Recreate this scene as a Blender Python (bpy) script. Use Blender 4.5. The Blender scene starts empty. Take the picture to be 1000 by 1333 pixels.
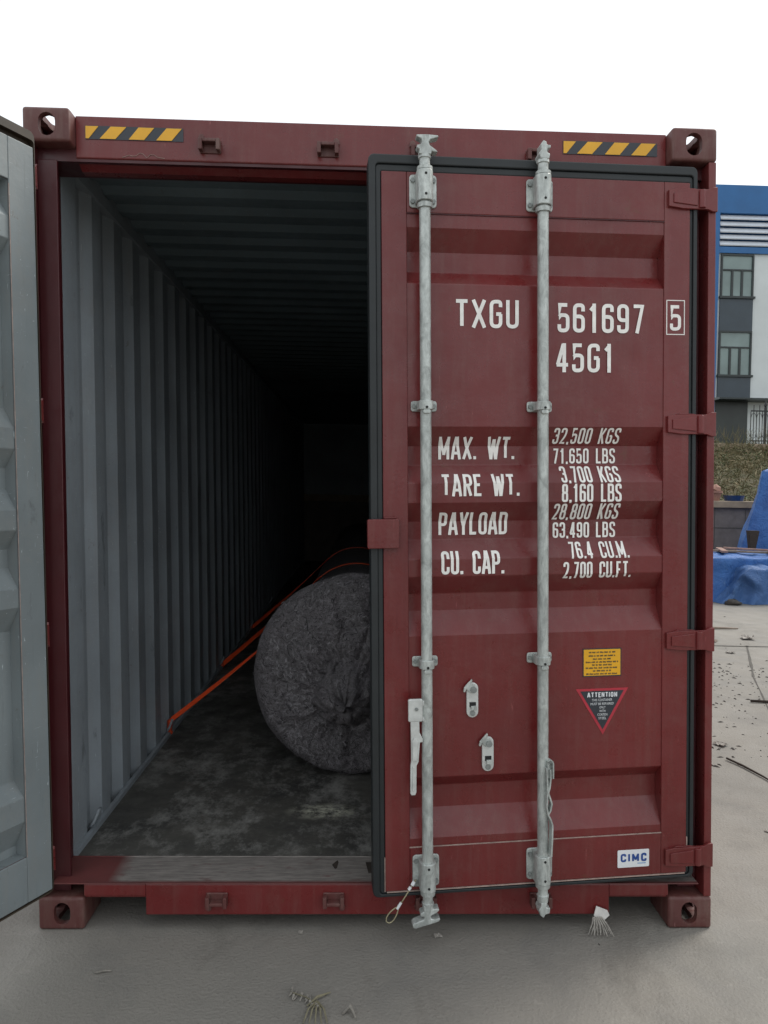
import bpy, bmesh, math, random
from mathutils import Vector, Matrix, noise
R = math.radians
random.seed(7)
SC = bpy.context.scene
COL = SC.collection

# ------------------------------------------------------------------ camera
yaw, pitch, roll = 0.031841, -0.030256, 0.016651
f = Vector((math.sin(yaw)*math.cos(pitch), math.cos(yaw)*math.cos(pitch), math.sin(pitch)))
r0 = Vector((math.cos(yaw), -math.sin(yaw), 0)); u0 = r0.cross(f)
r1 = r0*math.cos(roll)+u0*math.sin(roll); u1 = u0*math.cos(roll)-r0*math.sin(roll)
cd = bpy.data.cameras.new('camera'); cam = bpy.data.objects.new('camera', cd); COL.objects.link(cam)
cam.matrix_world = Matrix(((r1.x, u1.x, -f.x, -0.0950), (r1.y, u1.y, -f.y, -2.6549), (r1.z, u1.z, -f.z, 1.5927), (0, 0, 0, 1)))
cd.sensor_fit = 'HORIZONTAL'; cd.sensor_width = 36; cd.lens = 972.14*36/1000
cd.clip_start = 0.02; cd.clip_end = 3000
SC.camera = cam

# ------------------------------------------------------------------ world: bright overcast
SUN_EL, SUN_AZ = 48, 58           # azimuth from +Y towards +X: the sun is behind the container
w = bpy.data.worlds.new('World'); SC.world = w; w.use_nodes = True
nt = w.node_tree; nt.nodes.clear()
out = nt.nodes.new('ShaderNodeOutputWorld')
sky = nt.nodes.new('ShaderNodeTexSky'); sky.sky_type = 'NISHITA'; sky.sun_disc = False
sky.sun_elevation = R(SUN_EL); sky.sun_rotation = R(SUN_AZ); sky.dust_density = 4; sky.air_density = 1.5
b1 = nt.nodes.new('ShaderNodeBackground'); b1.inputs[1].default_value = 0.07
nt.links.new(sky.outputs[0], b1.inputs[0])
b2 = nt.nodes.new('ShaderNodeBackground'); b2.inputs[0].default_value = (0.93, 0.97, 1.0, 1); b2.inputs[1].default_value = 0.95
mx = nt.nodes.new('ShaderNodeMixShader'); mx.inputs[0].default_value = 0.85
nt.links.new(b1.outputs[0], mx.inputs[1]); nt.links.new(b2.outputs[0], mx.inputs[2]); nt.links.new(mx.outputs[0], out.inputs[0])
sl = bpy.data.lights.new('sun', 'SUN'); sl.energy = 1.7; sl.angle = R(20); sl.color = (1, 0.95, 0.88)
so = bpy.data.objects.new('sun', sl); COL.objects.link(so)
sd = Vector((math.sin(R(SUN_AZ))*math.cos(R(SUN_EL)), math.cos(R(SUN_AZ))*math.cos(R(SUN_EL)), math.sin(R(SUN_EL))))
so.rotation_euler = sd.to_track_quat('Z', 'Y').to_euler(); so.location = (10, 20, 30)
SC.view_settings.view_transform = 'Standard'; SC.view_settings.look = 'None'
SC.view_settings.exposure = 0.52; SC.view_settings.gamma = 1

# ------------------------------------------------------------------ materials
def new_mat(name):
    m = bpy.data.materials.new(name); m.use_nodes = True
    return m, m.node_tree, m.node_tree.nodes['Principled BSDF']
def N(nt, t, **k):
    n = nt.nodes.new(t)
    for a, b in k.items(): setattr(n, a, b)
    return n
def pos(nt, scale=(1, 1, 1), loc=(0, 0, 0)):
    g = N(nt, 'ShaderNodeNewGeometry'); mp = N(nt, 'ShaderNodeMapping')
    mp.inputs['Scale'].default_value = scale; mp.inputs['Location'].default_value = loc
    nt.links.new(g.outputs['Position'], mp.inputs['Vector']); return mp.outputs[0]
def nz(nt, vec, scale, detail=4, rough=.55, dist=0):
    n = N(nt, 'ShaderNodeTexNoise'); n.inputs['Scale'].default_value = scale; n.inputs['Detail'].default_value = detail
    n.inputs['Roughness'].default_value = rough; n.inputs['Distortion'].default_value = dist
    nt.links.new(vec, n.inputs['Vector']); return n.outputs[0]
def ramp(nt, fac, a, b, c0=0, c1=1):
    n = N(nt, 'ShaderNodeMapRange'); n.inputs[1].default_value = a; n.inputs[2].default_value = b
    n.inputs[3].default_value = c0; n.inputs[4].default_value = c1
    nt.links.new(fac, n.inputs[0]); return n.outputs[0]
def mixc(nt, fac, a, b):
    n = N(nt, 'ShaderNodeMix', data_type='RGBA')
    for s, v in ((n.inputs[0], fac), (n.inputs[6], a), (n.inputs[7], b)):
        if hasattr(v, 'node'): nt.links.new(v, s)
        elif isinstance(v, tuple): s.default_value = (*v, 1) if len(v) == 3 else v
        else: s.default_value = v
    return n.outputs[2]
def mul(nt, a, b, op='MULTIPLY'):
    n = N(nt, 'ShaderNodeMath', operation=op)
    for s, v in ((n.inputs[0], a), (n.inputs[1], b)):
        if hasattr(v, 'node'): nt.links.new(v, s)
        else: s.default_value = v
    return n.outputs[0]
def bump(nt, bs, h, strength, dist=.01):
    n = N(nt, 'ShaderNodeBump'); n.inputs['Strength'].default_value = strength; n.inputs['Distance'].default_value = dist
    nt.links.new(h, n.inputs['Height']); nt.links.new(n.outputs[0], bs.inputs['Normal'])
def paint(name, base, dust=(.3, .27, .24), rough=.42, dusty=.3, scratch=.12, rust=0):
    """painted steel with dust, faint runs and fine scratches"""
    m, nt, bs = new_mat(name)
    p = pos(nt)
    c = mixc(nt, ramp(nt, nz(nt, p, 1.7, 6), .35, .65), base, tuple(x*.74 for x in base))
    c = mixc(nt, mul(nt, ramp(nt, nz(nt, pos(nt, (9, 9, .6)), 3.4, 6, .7), .48, .75), dusty), c, dust)
    c = mixc(nt, mul(nt, ramp(nt, nz(nt, p, 7, 9, .75), .52, .72), dusty), c, dust)
    c = mixc(nt, mul(nt, ramp(nt, nz(nt, pos(nt, (30, 30, 1.2)), 2.5, 5, .7, .3), .60, .72), dusty), c, tuple(x*.5 for x in base))
    c = mixc(nt, mul(nt, ramp(nt, nz(nt, pos(nt, (3, 3, 40)), 9, 3, .7, .6), .68, .74), scratch), c, tuple(min(1, x*2.2+.1) for x in base))
    c = mixc(nt, mul(nt, ramp(nt, nz(nt, pos(nt, (26, 26, 2.5)), 3, 3, .6, 2.5), .715, .735), min(1, scratch*3)), c, tuple(min(1, x*2.0+.08) for x in base))
    if 'grey' in name: c = mixc(nt, mul(nt, ramp(nt, nz(nt, pos(nt, (7, 7, 2.2)), 1.5, 7, .7, .3), .63, .70), .6), c, (.085, .09, .095))
    if rust: c = mixc(nt, mul(nt, ramp(nt, nz(nt, p, 16, 6, .7), .64, .7), rust), c, (.10, .045, .022))
    nt.links.new(c, bs.inputs['Base Color'])
    nt.links.new(ramp(nt, nz(nt, p, 12, 5), .3, .75, rough-.08, rough+.22), bs.inputs['Roughness'])
    bump(nt, bs, mul(nt, nz(nt, p, 3.5, 2), nz(nt, p, 60, 3), 'ADD'), .12, .006)
    return m
RED = paint('red_paint', (.158, .020, .020), (.17, .085, .072), .28, .26, .14, .35)
RED_DARK = paint('casting_paint', (.115, .036, .032), (.18, .12, .10), .5, .5, .5, .9)
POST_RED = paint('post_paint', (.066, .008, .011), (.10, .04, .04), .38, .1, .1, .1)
POST_SHADED = paint('shaded_post_paint', (.075, .009, .013), (.08, .03, .03), .45, .1, .1, .1)  # container red darkened: shade of the right post's recess painted into the colour
GREY = paint('grey_inner_paint', (.30, .335, .365), (.23, .22, .21), .5, .35, .5, .35)
ROOFP = paint('shaded_roof_inner_paint', (.15, .195, .215), (.14, .14, .13), .5, .3, .3, .2)  # same inner paint as the walls, with the roof's shade put into the colour
GREY_DOOR = paint('grey_door_inner_paint', (.225, .258, .268), (.22, .225, .215), .5, .45, .6, .3)
def simple(name, base, rough=.6, var=.25, scale=20, bmp=.1, metal=0, col2=None, bdist=.004):
    m, nt, bs = new_mat(name); p = pos(nt)
    c2 = col2 or tuple(x*(1-var) for x in base)
    nt.links.new(mixc(nt, ramp(nt, nz(nt, p, scale, 6, .6), .35, .65), base, c2), bs.inputs['Base Color'])
    bs.inputs['Roughness'].default_value = rough; bs.inputs['Metallic'].default_value = metal
    if bmp: bump(nt, bs, nz(nt, p, scale*2, 5), bmp, bdist)
    return m
RUBBER = simple('gasket_rubber', (.014, .018, .020), .5, .3, 9, .15)
RUBBER_OLD = simple('old_gasket_rubber', (.05, .035, .022), .6, .4, 9, .15)
def galvm(name, base, rough):
    m, nt, bs = new_mat(name); p = pos(nt)
    c = mixc(nt, ramp(nt, nz(nt, pos(nt, (1, 1, .5)), 30, 8, .75, .5), .38, .62), base, tuple(x*.55 for x in base))
    c = mixc(nt, mul(nt, ramp(nt, nz(nt, pos(nt, (6, 6, .8)), 12, 6, .7), .56, .7), .7), c, (.66, .69, .66))
    c = mixc(nt, mul(nt, ramp(nt, nz(nt, p, 60, 6, .8), .66, .74), .6), c, (.12, .09, .07))
    nt.links.new(c, bs.inputs['Base Color']); bs.inputs['Metallic'].default_value = .35
    nt.links.new(ramp(nt, nz(nt, p, 40, 5), .3, .7, rough-.1, rough+.2), bs.inputs['Roughness'])
    bump(nt, bs, nz(nt, p, 90, 6, .7), .35, .003); return m
GALV = galvm('galvanised_steel', (.54, .575, .55), .42)
GALV_OLD = simple('galvanised_old', (.56, .60, .575), .42, .30, 28, .25, .35)
GALV_DARK = simple('galvanised_bolt', (.28, .30, .29), .5, .3, 40, .2, .4)
GALV_LIGHT = simple('galvanised_handle', (.66, .68, .66), .38, .22, 28, .15, .3)
BLACKHOLE = simple('bare_hole', (.012, .012, .012), .8, .3)
WHITE_DECAL = simple('white_lettering', (.88, .86, .82), .5, .14, 30, 0)
SEAL = simple('pale_sealant', (.42, .31, .27), .6, .4, 30, .1)
YELLOW = simple('yellow_film', (.78, .40, .015), .35, .12, 12, 0)
BLACK_FILM = simple('black_film', (.03, .035, .045), .4, .2, 12, 0)
RED_FILM = simple('red_film', (.46, .03, .05), .4, .2, 12, 0)
WHITE_FILM = simple('white_film', (.72, .74, .76), .35, .08, 12, 0)
BLUE_INK = simple('blue_ink', (.012, .06, .26), .4, .1, 12, 0)
PALE_INK = simple('pale_blue_ink', (.15, .30, .55), .4, .1, 12, 0)
ORANGE = simple('orange_webbing', (1.0, .105, .022), .6, .1, 60, .3)
STEEL_HOOK = simple('painted_hook', (.62, .07, .02), .5, .3, 30, .1)

def concrete():
    m, nt, bs = new_mat('dusty_concrete'); p = pos(nt)
    c = mixc(nt, ramp(nt, nz(nt, p, .55, 6, .6), .32, .68), (.245, .228, .200), (.190, .180, .161))
    c = mixc(nt, mul(nt, ramp(nt, nz(nt, p, 2.6, 7, .65, .4), .5, .72), .55), c, (.15, .145, .135))
    c = mixc(nt, mul(nt, ramp(nt, nz(nt, pos(nt, (1, 3, 1)), 9, 8, .72), .58, .72), .35), c, (.33, .31, .28))
    c = mixc(nt, mul(nt, ramp(nt, nz(nt, pos(nt, (1.6, .8, 1)), 1.1, 9, .72, .8), .54, .66), .4), c, (.115, .105, .09))
    c = mixc(nt, mul(nt, ramp(nt, nz(nt, p, 26, 6, .8), .62, .72), .5), c, (.10, .09, .075))
    c = mixc(nt, mul(nt, ramp(nt, nz(nt, p, 90, 3, .7), .62, .7), .5), c, (.09, .08, .07))
    nt.links.new(c, bs.inputs['Base Color'])
    nt.links.new(ramp(nt, nz(nt, p, 5, 5), .3, .7, .68, .92), bs.inputs['Roughness'])
    bump(nt, bs, mul(nt, nz(nt, p, 6, 8, .65), nz(nt, p, 90, 3), 'ADD'), .35, .012)
    return m
CONCRETE = concrete()
JOINT = simple('slab_joint_dirt', (.10, .092, .08), .9, .3, 20, .2)

def plywood():
    m, nt, bs = new_mat('dark_plywood_floor'); p = pos(nt)
    c = mixc(nt, ramp(nt, nz(nt, p, 3, 8, .65), .35, .65), (.105, .100, .088), (.042, .041, .038))
    c = mixc(nt, mul(nt, ramp(nt, nz(nt, pos(nt, (1.5, 1, 1)), 3.2, 12, .82), .49, .64), .75), c, (.30, .295, .275))
    c = mixc(nt, mul(nt, ramp(nt, nz(nt, pos(nt, (14, 1.2, 1)), 9, 6, .8), .66, .72), .5), c, (.25, .245, .22))
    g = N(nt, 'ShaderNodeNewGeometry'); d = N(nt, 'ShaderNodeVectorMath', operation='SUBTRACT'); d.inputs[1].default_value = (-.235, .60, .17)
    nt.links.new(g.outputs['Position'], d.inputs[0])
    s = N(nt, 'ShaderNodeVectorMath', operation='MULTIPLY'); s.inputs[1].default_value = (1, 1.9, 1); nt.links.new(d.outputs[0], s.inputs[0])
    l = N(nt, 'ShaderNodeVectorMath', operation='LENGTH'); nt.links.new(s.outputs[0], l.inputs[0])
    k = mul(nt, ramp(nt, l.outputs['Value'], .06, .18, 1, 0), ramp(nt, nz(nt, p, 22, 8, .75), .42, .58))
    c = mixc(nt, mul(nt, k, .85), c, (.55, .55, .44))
    nt.links.new(c, bs.inputs['Base Color'])
    nt.links.new(ramp(nt, nz(nt, p, 6, 5), .3, .7, .42, .75), bs.inputs['Roughness'])
    bump(nt, bs, nz(nt, pos(nt, (1, 6, 1)), 30, 6), .35, .004)
    return m
PLY = plywood()

def sillmat():
    m, nt, bs = new_mat('worn_sill_plate'); p = pos(nt)
    g = N(nt, 'ShaderNodeNewGeometry'); sp = N(nt, 'ShaderNodeSeparateXYZ'); nt.links.new(g.outputs['Position'], sp.inputs[0])
    edge = mul(nt, ramp(nt, sp.outputs[0], -.985, -.93), ramp(nt, sp.outputs[1], .004, .022))
    wear = mul(nt, edge, ramp(nt, nz(nt, pos(nt, (2, 5, 1)), 5, 7, .7), .26, .42))
    c = mixc(nt, ramp(nt, nz(nt, p, 6, 5), .35, .65), (.14, .036, .034), (.095, .03, .028))
    w2 = mixc(nt, ramp(nt, nz(nt, pos(nt, (1, 8, 1)), 14, 7, .7), .35, .62), (.27, .245, .225), (.15, .135, .125))
    c = mixc(nt, wear, c, w2)
    nt.links.new(c, bs.inputs['Base Color']); bs.inputs['Roughness'].default_value = .55
    bump(nt, bs, nz(nt, p, 25, 6), .25, .004)
    return m
SILL = sillmat()

def felt():
    m, nt, bs = new_mat('grey_felt_fabric'); p = pos(nt)
    v = nz(nt, p, 38, 10, .85, 2.2)
    c = mixc(nt, ramp(nt, v, .42, .60), (.10, .086, .096), (.42, .375, .405))
    c = mixc(nt, mul(nt, ramp(nt, nz(nt, p, 6, 5, .7), .35, .65), .55), c, (.085, .076, .080))
    f_ = nz(nt, pos(nt, (1, 1, 2.2)), 60, 8, .8, 6)
    c = mixc(nt, mul(nt, ramp(nt, f_, .58, .66), .8), c, (.55, .53, .54))
    nt.links.new(c, bs.inputs['Base Color']); bs.inputs['Roughness'].default_value = .95
    bs.inputs['Sheen Weight'].default_value = .2
    bump(nt, bs, mul(nt, v, mul(nt, f_, nz(nt, p, 16, 8, .75, 1), 'ADD'), 'ADD'), 1.0, .035)
    return m
FELT = felt()
def tarpm(name, a, b):
    m, nt, bs = new_mat(name); p = pos(nt)
    c = mixc(nt, ramp(nt, nz(nt, p, 1.6, 8, .7, .6), .35, .65), a, b)
    c = mixc(nt, mul(nt, ramp(nt, nz(nt, p, 9, 6, .75), .6, .72), .4), c, (.2, .32, .5))
    nt.links.new(c, bs.inputs['Base Color']); bs.inputs['Roughness'].default_value = .55
    bump(nt, bs, nz(nt, p, 7, 8, .7, .8), .8, .06)
    return m
TARP = tarpm('blue_tarpaulin', (.04, .15, .42), (.025, .09, .29))
TARP_PALE = tarpm('faded_blue_tarpaulin', (.06, .15, .36), (.035, .10, .26))
WALLW = simple('white_render', (.62, .66, .66), .7, .08, 1.2, 0)
BLUEP = simple('blue_cladding', (.012, .12, .33), .45, .15, 1, 0)
LOUV = simple('pale_louvre', (.60, .64, .70), .5, .1, 2, 0)
DARKF = simple('dark_window_frame', (.02, .028, .028), .4, .2, 3, 0)
SPANDREL = simple('slate_spandrel', (.035, .052, .068), .35, .15, 2, 0)
def glassm(name, base):
    m, nt, bs = new_mat(name); p = pos(nt)
    nt.links.new(mixc(nt, ramp(nt, nz(nt, p, .9, 3), .35, .65), base, tuple(x*.75 for x in base)), bs.inputs['Base Color'])
    bs.inputs['Roughness'].default_value = .12; bs.inputs['Specular IOR Level'].default_value = .6
    return m
GLASS = glassm('curtained_window_glass', (.20, .27, .26))
GLASS_DARK = simple('dark_door_glass', (.028, .036, .032), .35, .4, 1.2, 0)
SOIL = simple('bank_soil', (.13, .105, .07), .95, .45, 2.5, .5, 0, (.08, .085, .04), .05)
WEED = simple('dry_weeds', (.19, .14, .075), .85, .4, 3, 0, 0, (.06, .075, .028))
WEEDG = simple('green_weeds', (.05, .095, .028), .8, .4, 3, 0)
COPING = simple('coping_stone', (.36, .28, .20), .8, .25, 6, .2)
BLOCK = simple('block_wall_render', (.22, .19, .175), .85, .3, 5, .3)
IRON = simple('black_iron', (.012, .013, .014), .5, .2)
WOOD = simple('weathered_timber', (.24, .19, .15), .8, .4, 14, .3)
WOODP = simple('pinkish_timber', (.34, .21, .17), .8, .3, 14, .3)
TWIG = simple('dry_twig', (.045, .033, .025), .9, .4, 40, .3)
LEAF = simple('dry_leaf', (.26, .24, .21), .8, .4, 60, .3)
PAPER = simple('dirty_paper', (.36, .335, .30), .8, .3, 60, .3)
STONE = simple('grit_stone', (.075, .068, .06), .9, .4, 30, .3)
DRYSTEM = simple('yellow_stem', (.22, .20, .13), .8, .3, 30, .2)
WIRE = simple('yellowed_wire', (.36, .32, .20), .5, .3, 60, .1)
BLUETUB = simple('navy_tub', (.015, .05, .16), .5, .2, 5, 0)
CLAY = simple('clay_pot', (.36, .19, .14), .8, .3, 9, .2)

# ------------------------------------------------------------------ mesh helpers
SH = -0.02279                      # the box is racked sideways a little
def shear(v): return Vector((v[0]+SH*v[2], v[1], v[2]))
def ident(v): return Vector(v)
WPOS = {}
def root(name, label, cat, loc, group=None, kind=None):
    o = bpy.data.objects.new(name, None); COL.objects.link(o); o.location = loc; o.empty_display_size = .1
    WPOS[o] = Vector(loc); tag(o, label, cat, group, kind); return o
def tag(o, label=None, cat=None, group=None, kind=None):
    if label: o['label'] = label
    if cat: o['category'] = cat
    if group: o['group'] = group
    if kind: o['kind'] = kind
    return o
class MB:
    def __init__(s): s.v = []; s.f = []; s.m = []
    def add(s, vs, fs, mi=0):
        b = len(s.v); s.v += [Vector(x) for x in vs]; s.f += [tuple(b+i for i in q) for q in fs]; s.m += [mi]*len(fs); return s
    def box(s, x0, x1, y0, y1, z0, z1, mi=0):
        vs = [(x, y, z) for x in (x0, x1) for y in (y0, y1) for z in (z0, z1)]
        return s.add(vs, [(0, 1, 3, 2), (4, 6, 7, 5), (0, 4, 5, 1), (2, 3, 7, 6), (0, 2, 6, 4), (1, 5, 7, 3)], mi)
    def prism(s, poly, d0, d1, fn, mi=0):
        """poly of (a,b); fn(a,b,d) -> point"""
        n = len(poly)
        vs = [fn(a, b, d0) for a, b in poly]+[fn(a, b, d1) for a, b in poly]
        return s.add(vs, [tuple(range(n))[::-1], tuple(range(n, 2*n))]+[(i, (i+1) % n, n+(i+1) % n, n+i) for i in range(n)], mi)
    def tube(s, pts, r, seg=10, mi=0, cap=True):
        pts = [Vector(p) for p in pts]; rs = r if isinstance(r, (list, tuple)) else [r]*len(pts)
        rings = []; up = None
        for i, p in enumerate(pts):
            t = (pts[min(i+1, len(pts)-1)]-pts[max(i-1, 0)]).normalized()
            if up is None:
                up = Vector((0, 0, 1)) if abs(t.z) < .9 else Vector((1, 0, 0))
            a = (up-t*up.dot(t)).normalized(); b = t.cross(a); up = a
            rings.append([p+a*rs[i]*math.cos(k*2*math.pi/seg)+b*rs[i]*math.sin(k*2*math.pi/seg) for k in range(seg)])
        vs = [v for g in rings for v in g]
        fs = [(i*seg+k, i*seg+(k+1) % seg, (i+1)*seg+(k+1) % seg, (i+1)*seg+k) for i in range(len(rings)-1) for k in range(seg)]
        if cap: fs += [tuple(range(seg))[::-1], tuple((len(rings)-1)*seg+k for k in range(seg))]
        return s.add(vs, fs, mi)
    def grid(s, fn, nu, nv, mi=0, wrap=False):
        vs = [fn(i, j) for j in range(nv+1) for i in range(nu+(0 if wrap else 1))]
        W = nu if wrap else nu+1
        fs = [(j*W+i, j*W+(i+1) % W, (j+1)*W+(i+1) % W, (j+1)*W+i) for j in range(nv) for i in range(nu)]
        return s.add(vs, fs, mi)
    def build(s, name, mats, parent=None, T=ident, bevel=0, smooth=False, seg=2, fix=True):
        vs = [T(v) for v in s.v]
        lo = Vector([min(v[i] for v in vs) for i in range(3)]); hi = Vector([max(v[i] for v in vs) for i in range(3)])
        c = (lo+hi)/2; c.z = lo.z
        me = bpy.data.meshes.new(name); me.from_pydata([v-c for v in vs], [], s.f)
        if not isinstance(mats, (list, tuple)): mats = [mats]
        for m in mats: me.materials.append(m)
        for p, mi in zip(me.polygons, s.m): p.material_index = mi; p.use_smooth = bool(smooth)
        if fix:
            bm = bmesh.new(); bm.from_mesh(me); bmesh.ops.recalc_face_normals(bm, faces=bm.faces); bm.to_mesh(me); bm.free()
        if smooth and smooth is not True:
            me.update()
            bm = bmesh.new(); bm.from_mesh(me)
            for e in bm.edges: e.smooth = e.calc_face_angle(3) < R(smooth)
            bm.to_mesh(me); bm.free()
        o = bpy.data.objects.new(name, me); COL.objects.link(o)
        if parent is not None: o.parent = parent; o.location = c-WPOS[parent]
        else: o.location = c
        WPOS[o] = c
        if bevel:
            b = o.modifiers.new('bevel', 'BEVEL'); b.width = bevel; b.segments = seg; b.limit_method = 'ANGLE'; b.angle_limit = R(35)
        return o

# ------------------------------------------------------------------ ground
g = MB(); g.box(-400, 400, -400, 600, -.5, 0)
tag(g.build('ground', CONCRETE), kind='structure')
j = MB()
def strip(a, b, wd, z=.004):
    a = Vector(a); b = Vector(b); d = (b-a).normalized(); n = Vector((-d.y, d.x))*wd/2
    L = (b-a).length; k = max(2, int(L/.15)); pl = []
    for i in range(k+1):
        p = a+(b-a)*i/k; q = n*(1+.7*noise.noise((p.x*7, p.y*7, 1))); o_ = n*.8*noise.noise((p.x*3, p.y*3, 5))
        pl.append((p+q+o_, p-q+o_))
    j.add([(v.x, v.y, z) for pr in pl for v in pr], [(2*i, 2*i+1, 2*i+3, 2*i+2) for i in range(k)])
strip((1.6, 5.19), (16, 4.3), .028); strip((4.02, 5.08), (3.38, 3.75), .022); strip((3.38, 3.75), (2.9, 2.6), .010)
strip((-16, 6.1), (-1.4, 5.3), .028); strip((-7, -9), (16, -10), .028)
tag(j.build('ground_joints', JOINT, fix=False), kind='structure')

# ------------------------------------------------------------------ the container
BOX = root('shipping_container', 'dark red steel shipping container with its right door ajar and left door wide open', 'shipping container', (0, 6, 0))
def stad(cx, cy, hw, hh, n=8):
    """stadium outline, taller than wide"""
    r = hw; s = hh-hw; P = []
    for k in range(n+1): P.append((cx+r*math.cos(math.pi*k/n), cy+s+r*math.sin(math.pi*k/n)))
    for k in range(n+1): P.append((cx+r*math.cos(math.pi+math.pi*k/n), cy-s+r*math.sin(math.pi+math.pi*k/n)))
    return P
def tmp_obj(mb):
    me = bpy.data.meshes.new('tmp'); me.from_pydata(mb.v, [], mb.f)
    bm = bmesh.new(); bm.from_mesh(me); bmesh.ops.recalc_face_normals(bm, faces=bm.faces); bm.to_mesh(me); bm.free()
    o = bpy.data.objects.new('tmp', me); COL.objects.link(o); return o
def casting(sx, top):
    """hollow corner casting with its front, side and top/bottom holes"""
    z0 = 2.778 if top else 0.0
    a, b = sorted((sx*1.219, sx*1.057))
    ob = MB(); ob.box(a, b, 0, .178, z0, z0+.118); o = tmp_obj(ob)
    bv = o.modifiers.new('b', 'BEVEL'); bv.width = .011; bv.segments = 3; bv.limit_method = 'NONE'
    cs = []
    def cut(mb):
        c = tmp_obj(mb); cs.append(c); m_ = o.modifiers.new('c', 'BOOLEAN'); m_.operation = 'DIFFERENCE'; m_.object = c; m_.solver = 'EXACT'
    cut(MB().box(a+.022, b-.022, .022, .156, z0+.022, z0+.096))
    cx = sx*1.135
    cut(MB().prism(stad(cx, z0+.059, .029, .040), -.05, .06, lambda x, z, d: (x, d, z)))
    cut(MB().prism(stad(z0+.059, .089, .026, .042) if 0 else [(y, z) for z, y in [(q[1], q[0]) for q in stad(.089, z0+.059, .033, .040)]], -.06, .06,
                   lambda y, z, d: (sx*1.219+d, y, z)))
    zz = z0+.118 if top else z0
    cut(MB().prism(stad((a+b)/2, .089, .031, .062), -.06, .06, lambda x, y, d: (x, y, zz+d)))
    dg = bpy.context.evaluated_depsgraph_get(); me = bpy.data.meshes.new_from_object(o.evaluated_get(dg))
    mb = MB(); mb.add([v.co.copy() for v in me.vertices], [tuple(p.vertices) for p in me.polygons])
    for c in cs+[o]: bpy.data.objects.remove(c)
    return mb.build('corner_casting', RED_DARK, BOX, shear, smooth=32)
for sx in (-1, 1):
    for top in (0, 1): casting(sx, top)
    q = lambda x0, x1, *r_: (*(sorted((sx*x0, sx*x1))), *r_)
    m = MB()
    m.box(*q(1.190, 1.2175, .004, .150, .1185, 2.7775))            # outer flange
    m.box(*q(1.1895, 1.120, .046 if sx < 0 else .072, .060 if sx < 0 else .086, .1185, 2.735), 1)             # inner landing plate
    m.box(*q(1.1895, 1.166, .0865, .196, .1185, 2.735), 1)
    m.build('corner_post', [POST_RED if sx < 0 else RED, POST_RED if sx < 0 else POST_SHADED], BOX, shear, bevel=.003)
# header
m = MB()
m.prism([(.055, 2.748), (.055, 2.893), (.12, 2.893), (.12, 2.885), (.063, 2.885), (.063, 2.756), (.15, 2.728), (.15, 2.720), (.11, 2.720)], -1.0565, 1.0565, lambda y, z, x: (x, y, z))
HEAD = m.build('header', RED, BOX, shear, bevel=.003)
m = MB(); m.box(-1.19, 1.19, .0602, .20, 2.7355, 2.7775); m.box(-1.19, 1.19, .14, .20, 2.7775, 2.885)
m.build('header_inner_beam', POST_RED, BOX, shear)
def hazard(xa, xb):
    y = .0535; z0, z1 = 2.812, 2.859
    m = MB(); m.box(xa, xb, y-.001, y, z0, z1)
    o = m.build('hazard_sticker', BLACK_FILM, HEAD, shear)
    W = xb-xa; yl = MB()
    for (t0, t1, b0, b1) in ((.005, .136, .005, .036), (.261, .42, .148, .307), (.545, .704, .443, .60), (.83, .985, .723, .88)):
        yl.prism([(xa+b0*W, z0+.002), (xa+b1*W, z0+.002), (xa+t1*W, z1-.002), (xa+t0*W, z1-.002)], y-.0026, y-.0018, lambda x, z, d: (x, d, z))
    yl.build('yellow_stripes', YELLOW, HEAD, shear)
hazard(-1.022, -.678); hazard(.679, 1.022)
def keeper(x, z, y, tab, top):
    m = MB(); s = 1 if top else -1
    m.box(x-.038, x+.038, y-.006, y-.0005, z-.026, z+.020)          # pad
    m.box(x-.038, x-.024, y-.036, y-.0062, z-.024, z+.016)
    m.box(x+.024, x+.038, y-.036, y-.0062, z-.024, z+.016)
    m.box(x-.0238, x+.0238, y-.034, y-.0062, z+s*.010-.006, z+s*.010+.006)
    m.prism([(-.012, .0165), (.012, .0165), (.009, .034), (0, .040), (-.009, .034)], y-.012, y-.004, lambda a, b, d: (x+tab*.030+a, d, z+b*s+(0 if top else -.006)))
    m.build('cam_keeper', RED_DARK, BOX, shear, bevel=.003)
for x, t in ((-.583, -1), (-.166, 1), (.166, -1), (.583, 1)):
    keeper(x, 2.800, .055, t, True); keeper(x, .118, .0, t, False)
# weld blemish below the left sticker
# sill
m = MB()
for sx in (-1, 1):
    a, b = sorted((sx*1.0565, sx*.8385)); m.box(a, b, 0, .012, .124, .166)
    m.box(a, b, .0125, .20, .112, .124)
m.box(-.838, .838, 0, .012, .055, .166); m.box(-.838, .838, .0125, .10, .055, .066)
m.box(-.838, -.826, .0125, .2, .0665, .166); m.box(.826, .838, .0125, .2, .0665, .166)
SILLF = m.build('door_sill', RED, BOX, shear, bevel=.003)
m = MB(); m.box(-1.168, 1.168, -.002, .192, .1665, .1705)
m.box(-1.168, 1.168, .1925, .197, .15, .1725)
SP = m.build('sill_plate', SILL, BOX, shear, bevel=.0015)
m = MB()
for i, (x, s_) in enumerate(((-.165, .55),)):
    m.prism([(x, .10), (x+.014*s_, .105), (x+.022*s_, .15), (x+.008, .165), (x-.012, .13)], .1706, .1716+.0005*i, lambda a, b, d: (a, b, d))
m.build('torn_patch', TWIG, SP, shear); m = MB()
m.prism([(-.04, .07), (.06, .068), (.06, .15), (-.05, .15)], .1707, .1717, lambda a, b, d: (a, b, d))
m.build('torn_patch', TWIG, SP, shear)
# floor
m = MB(); m.box(-1.166, 1.166, .1975, 12.10, .10, .170)
m.build('floor_boards', PLY, BOX, shear)
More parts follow.
